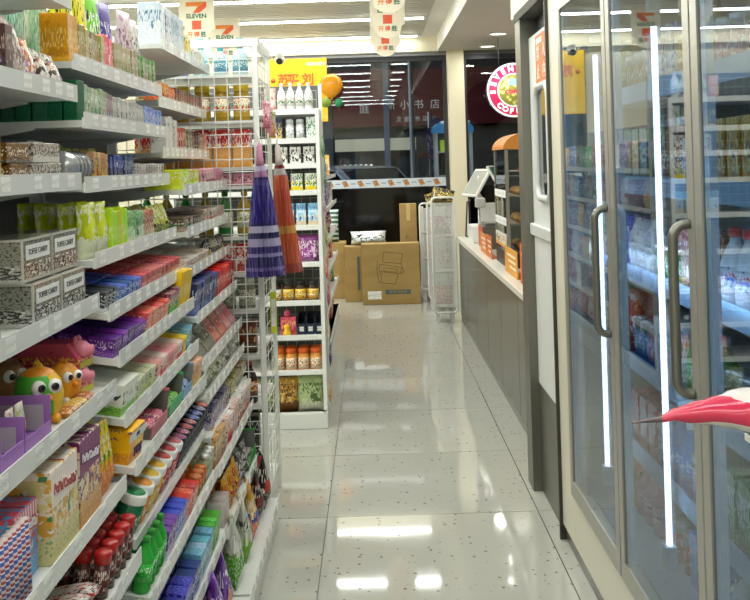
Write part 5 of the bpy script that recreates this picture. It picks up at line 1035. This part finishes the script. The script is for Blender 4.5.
for i, (a, b) in enumerate(doors):
    d = link('door', None, CO, (0, 0, 0))
    fr = MB().box(-.012, .0, a, a + .04, .245, 1.94).box(-.012, .0, b - .04, b, .245, 1.94).box(-.012, .0, a + .04, b - .04, .245, .30).box(-.012, .0, a + .04, b - .04, 1.90, 1.94)
    fr.build('door_frame', ALU, d); BX(-.008, -.004, a + .04, b - .04, .30, 1.90).build('glass', GL, d)
    MB().box(-.003, .012, a + .041, a + .068, .30, 1.90).box(-.004, .012, b - .068, b - .041, .30, 1.90).build('seal', mat('#e3f0fa', .4), d)
    yh = a + .028; r = .030; o = .036; pts = []
    z0, z1 = .905, 1.255
    for cx, cz, a0 in ((-.012 - o + r, z1 - r, 90), (-.012 - o + r, z0 + r, 180)):
        for k in range(7): t_ = math.radians(a0 + 15 * k); pts.append((cx + r * math.cos(t_), yh, cz + r * math.sin(t_)))
    pts = [(-.011, yh, z1)] + pts + [(-.011, yh, z0)]
    MB().tube(pts, .0105, 10).build('handle', mat('#77776e', .35, .7), d)
for i, y in enumerate((3.36, 2.66, 1.94, 1.22)):
    lp_ = MB().lathe([(.0085, .36), (.0085, 1.74)], 10).build('led_tube', LED, CO, (.10, y, 0))
    MB().box(.085, .115, y - .02, y + .02, .30, .36).box(.085, .115, y - .02, y + .02, 1.78, 1.84).build('tube_socket', mat('#dfe6ea', .4), CO)
    li = bpy.data.lights.new('cooler_led', 'AREA'); li.shape = 'RECTANGLE'; li.size = .04; li.size_y = 1.4; li.energy = 1.6; li.color = (.80, .9, 1)
    link('light_source', li, CO, (.118, y, 1.07), (0, -PI / 2, 0))
CSH = (.46, .74, 1.02, 1.30, 1.58)
SHM = mat('#9fc0de', .3, name='blue_shelf_plastic')
for h in (.24,) + CSH:
    if h > .24:
        s = BX(.15, DP - .04, Y0 + .04, Y1 - .04, h - .012, h).build('shelf', mat('#c3d2de', .35), CO); BX(.145, .15, Y0 + .04, Y1 - .04, h - .02, h + .035).build('price_rail', SHM, s)
drinks = [('#d9dfe6', '#3f6fc4', '#e9eef4', '#c23a3a', 'white and blue'), ('#c4322c', '#f2d9d2', '#a82420', '#ffffff', 'red'), ('#3f8a4f', '#d9ead2', '#2f6f3c', '#ffffff', 'green'), ('#e3b23a', '#f6e6b4', '#cf942c', '#7a3a1c', 'yellow'), ('#4f86c9', '#d2e3f4', '#3a6ab0', '#ffffff', 'sky blue'), ('#8a5a3c', '#e0cbb4', '#6a4028', '#ffffff', 'brown'), ('#d98aa6', '#f4dfe6', '#c46a8a', '#ffffff', 'pink'), ('#e6e9ec', '#a9b4be', '#f0f2f4', '#3a4a5a', 'white')]
q = 0
for si, h in enumerate((.24,) + CSH):
    n = 24
    for j in range(n):
        y = 1.30 + 2.26 * (j + .5) / n; a, b, c_, e, nm = drinks[(j // 3 * 5 + si * 3) % 8]
        bottle = (j // 3 + si) % 3
        hh = .20 if si else .16
        lb_ = '%s %s on the cooler shelf, %s level up, %s from the near side' % (nm, ('drink bottle', 'drink carton', 'drink can')[bottle], ORD[si], 'place %d' % (j + 1))
        pl = pr(a, b, c_, e)
        parts = (k_bottle(.072, 0, hh, mat(a, .2), lid=mat(e, .35), label=pl) if bottle == 0 else k_carton(.07, .07, hh * .9, pl) if bottle == 1 else k_tube(.068, 0, hh * .7, pl, lid=mat('#c9cdd0', .25, .7)))
        lb_ = '%s %s in the cooler, %s shelf up, %s from the near end' % (nm, ('drink bottle', 'drink carton', 'drink can')[bottle], ORD[si], (ORD + ['thirteenth', 'fourteenth', 'fifteenth', 'sixteenth', 'seventeenth', 'eighteenth', 'nineteenth', 'twentieth', 'twenty-first', 'twenty-second', 'twenty-third', 'twenty-fourth'])[j])
        put(parts, ('drink_bottle', 'drink_carton', 'drink_can')[bottle], lb_, ('bottle', 'carton', 'can')[bottle], (FRX + .20, y, h + .0005), (0, 0, PI), 'drinks in the cooler')
# packet jutting into the aisle from a clip on the cooler door frame
pk, pn = newmat('pink_foil', .18); tc = pn.n('ShaderNodeTexCoord'); sx = pn.n('ShaderNodeSeparateXYZ'); pn.l(tc.outputs['Generated'], sx.inputs[0])
n_ = pn.noise(pn.mapped((3, 3, 3)), 1, 2); zz = pn.math('ADD', sx.outputs[2], pn.math('MULTIPLY', pn.math('SUBTRACT', n_, .5), .2))
cc_ = pn.mix(pn.math('GREATER_THAN', zz, .34), L('#d2d2cb'), L('#c92c50')); cc_ = pn.mix(pn.math('GREATER_THAN', zz, .80), cc_, L('#d9cfcd')); cc_ = pn.mix(pn.math('LESS_THAN', sx.outputs[0], .16), cc_, L('#5a4a4c')); pn.l(cc_, pn.b.inputs['Base Color'])
pt = thing('candy_packet', 'pink and white foil packet jutting into the aisle at the right edge', 'packet', (.365, 1.45, 1.012), (0, 0, 0))
V = []; F_ = []; n1, n2 = 18, 14; rr_ = random.Random(4)
for i in range(n1 + 1):
    u = i / n1; x = u * .27
    e = (u / .15) ** 1.2 * .10 if u < .15 else min(1, .10 + (u - .15) * 1.75)
    if u > .9: e *= 1 - (u - .9) * 6
    for k_ in range(n2):
        t_ = 2 * PI * k_ / n2; j_ = 1 + rr_.uniform(-.09, .09) * (u > .2)
        V.append((x, math.cos(t_) * .055 * max(.05, e) * j_, math.sin(t_) * (.031 * e * j_ + .0012) + .010 * math.sin(u * 2.6) + (.004 if u > .2 else 0)))
for i in range(n1):
    for k_ in range(n2): F_.append((i * n2 + k_, i * n2 + (k_ + 1) % n2, (i + 1) * n2 + (k_ + 1) % n2, (i + 1) * n2 + k_))
F_.append(tuple(range(n2 - 1, -1, -1))); F_.append(tuple(n1 * n2 + k_ for k_ in range(n2)))
MB().add(V, F_, True).build('foil_body', pk, pt)
cl = thing('clip_shelf', 'small wire clip shelf on the cooler door holding the pink packet', 'shelf', (.646, 1.45, .972))
BX(-.1, .0, -.05, .05, -.004, .0).build('tray', WHITE, cl); BX(-.004, .0, -.05, .05, .0, .09).build('back_plate', WHITE, cl); BX(-.1, -.097, -.05, .05, 0, .006).build('front_edge', WHITE, cl)
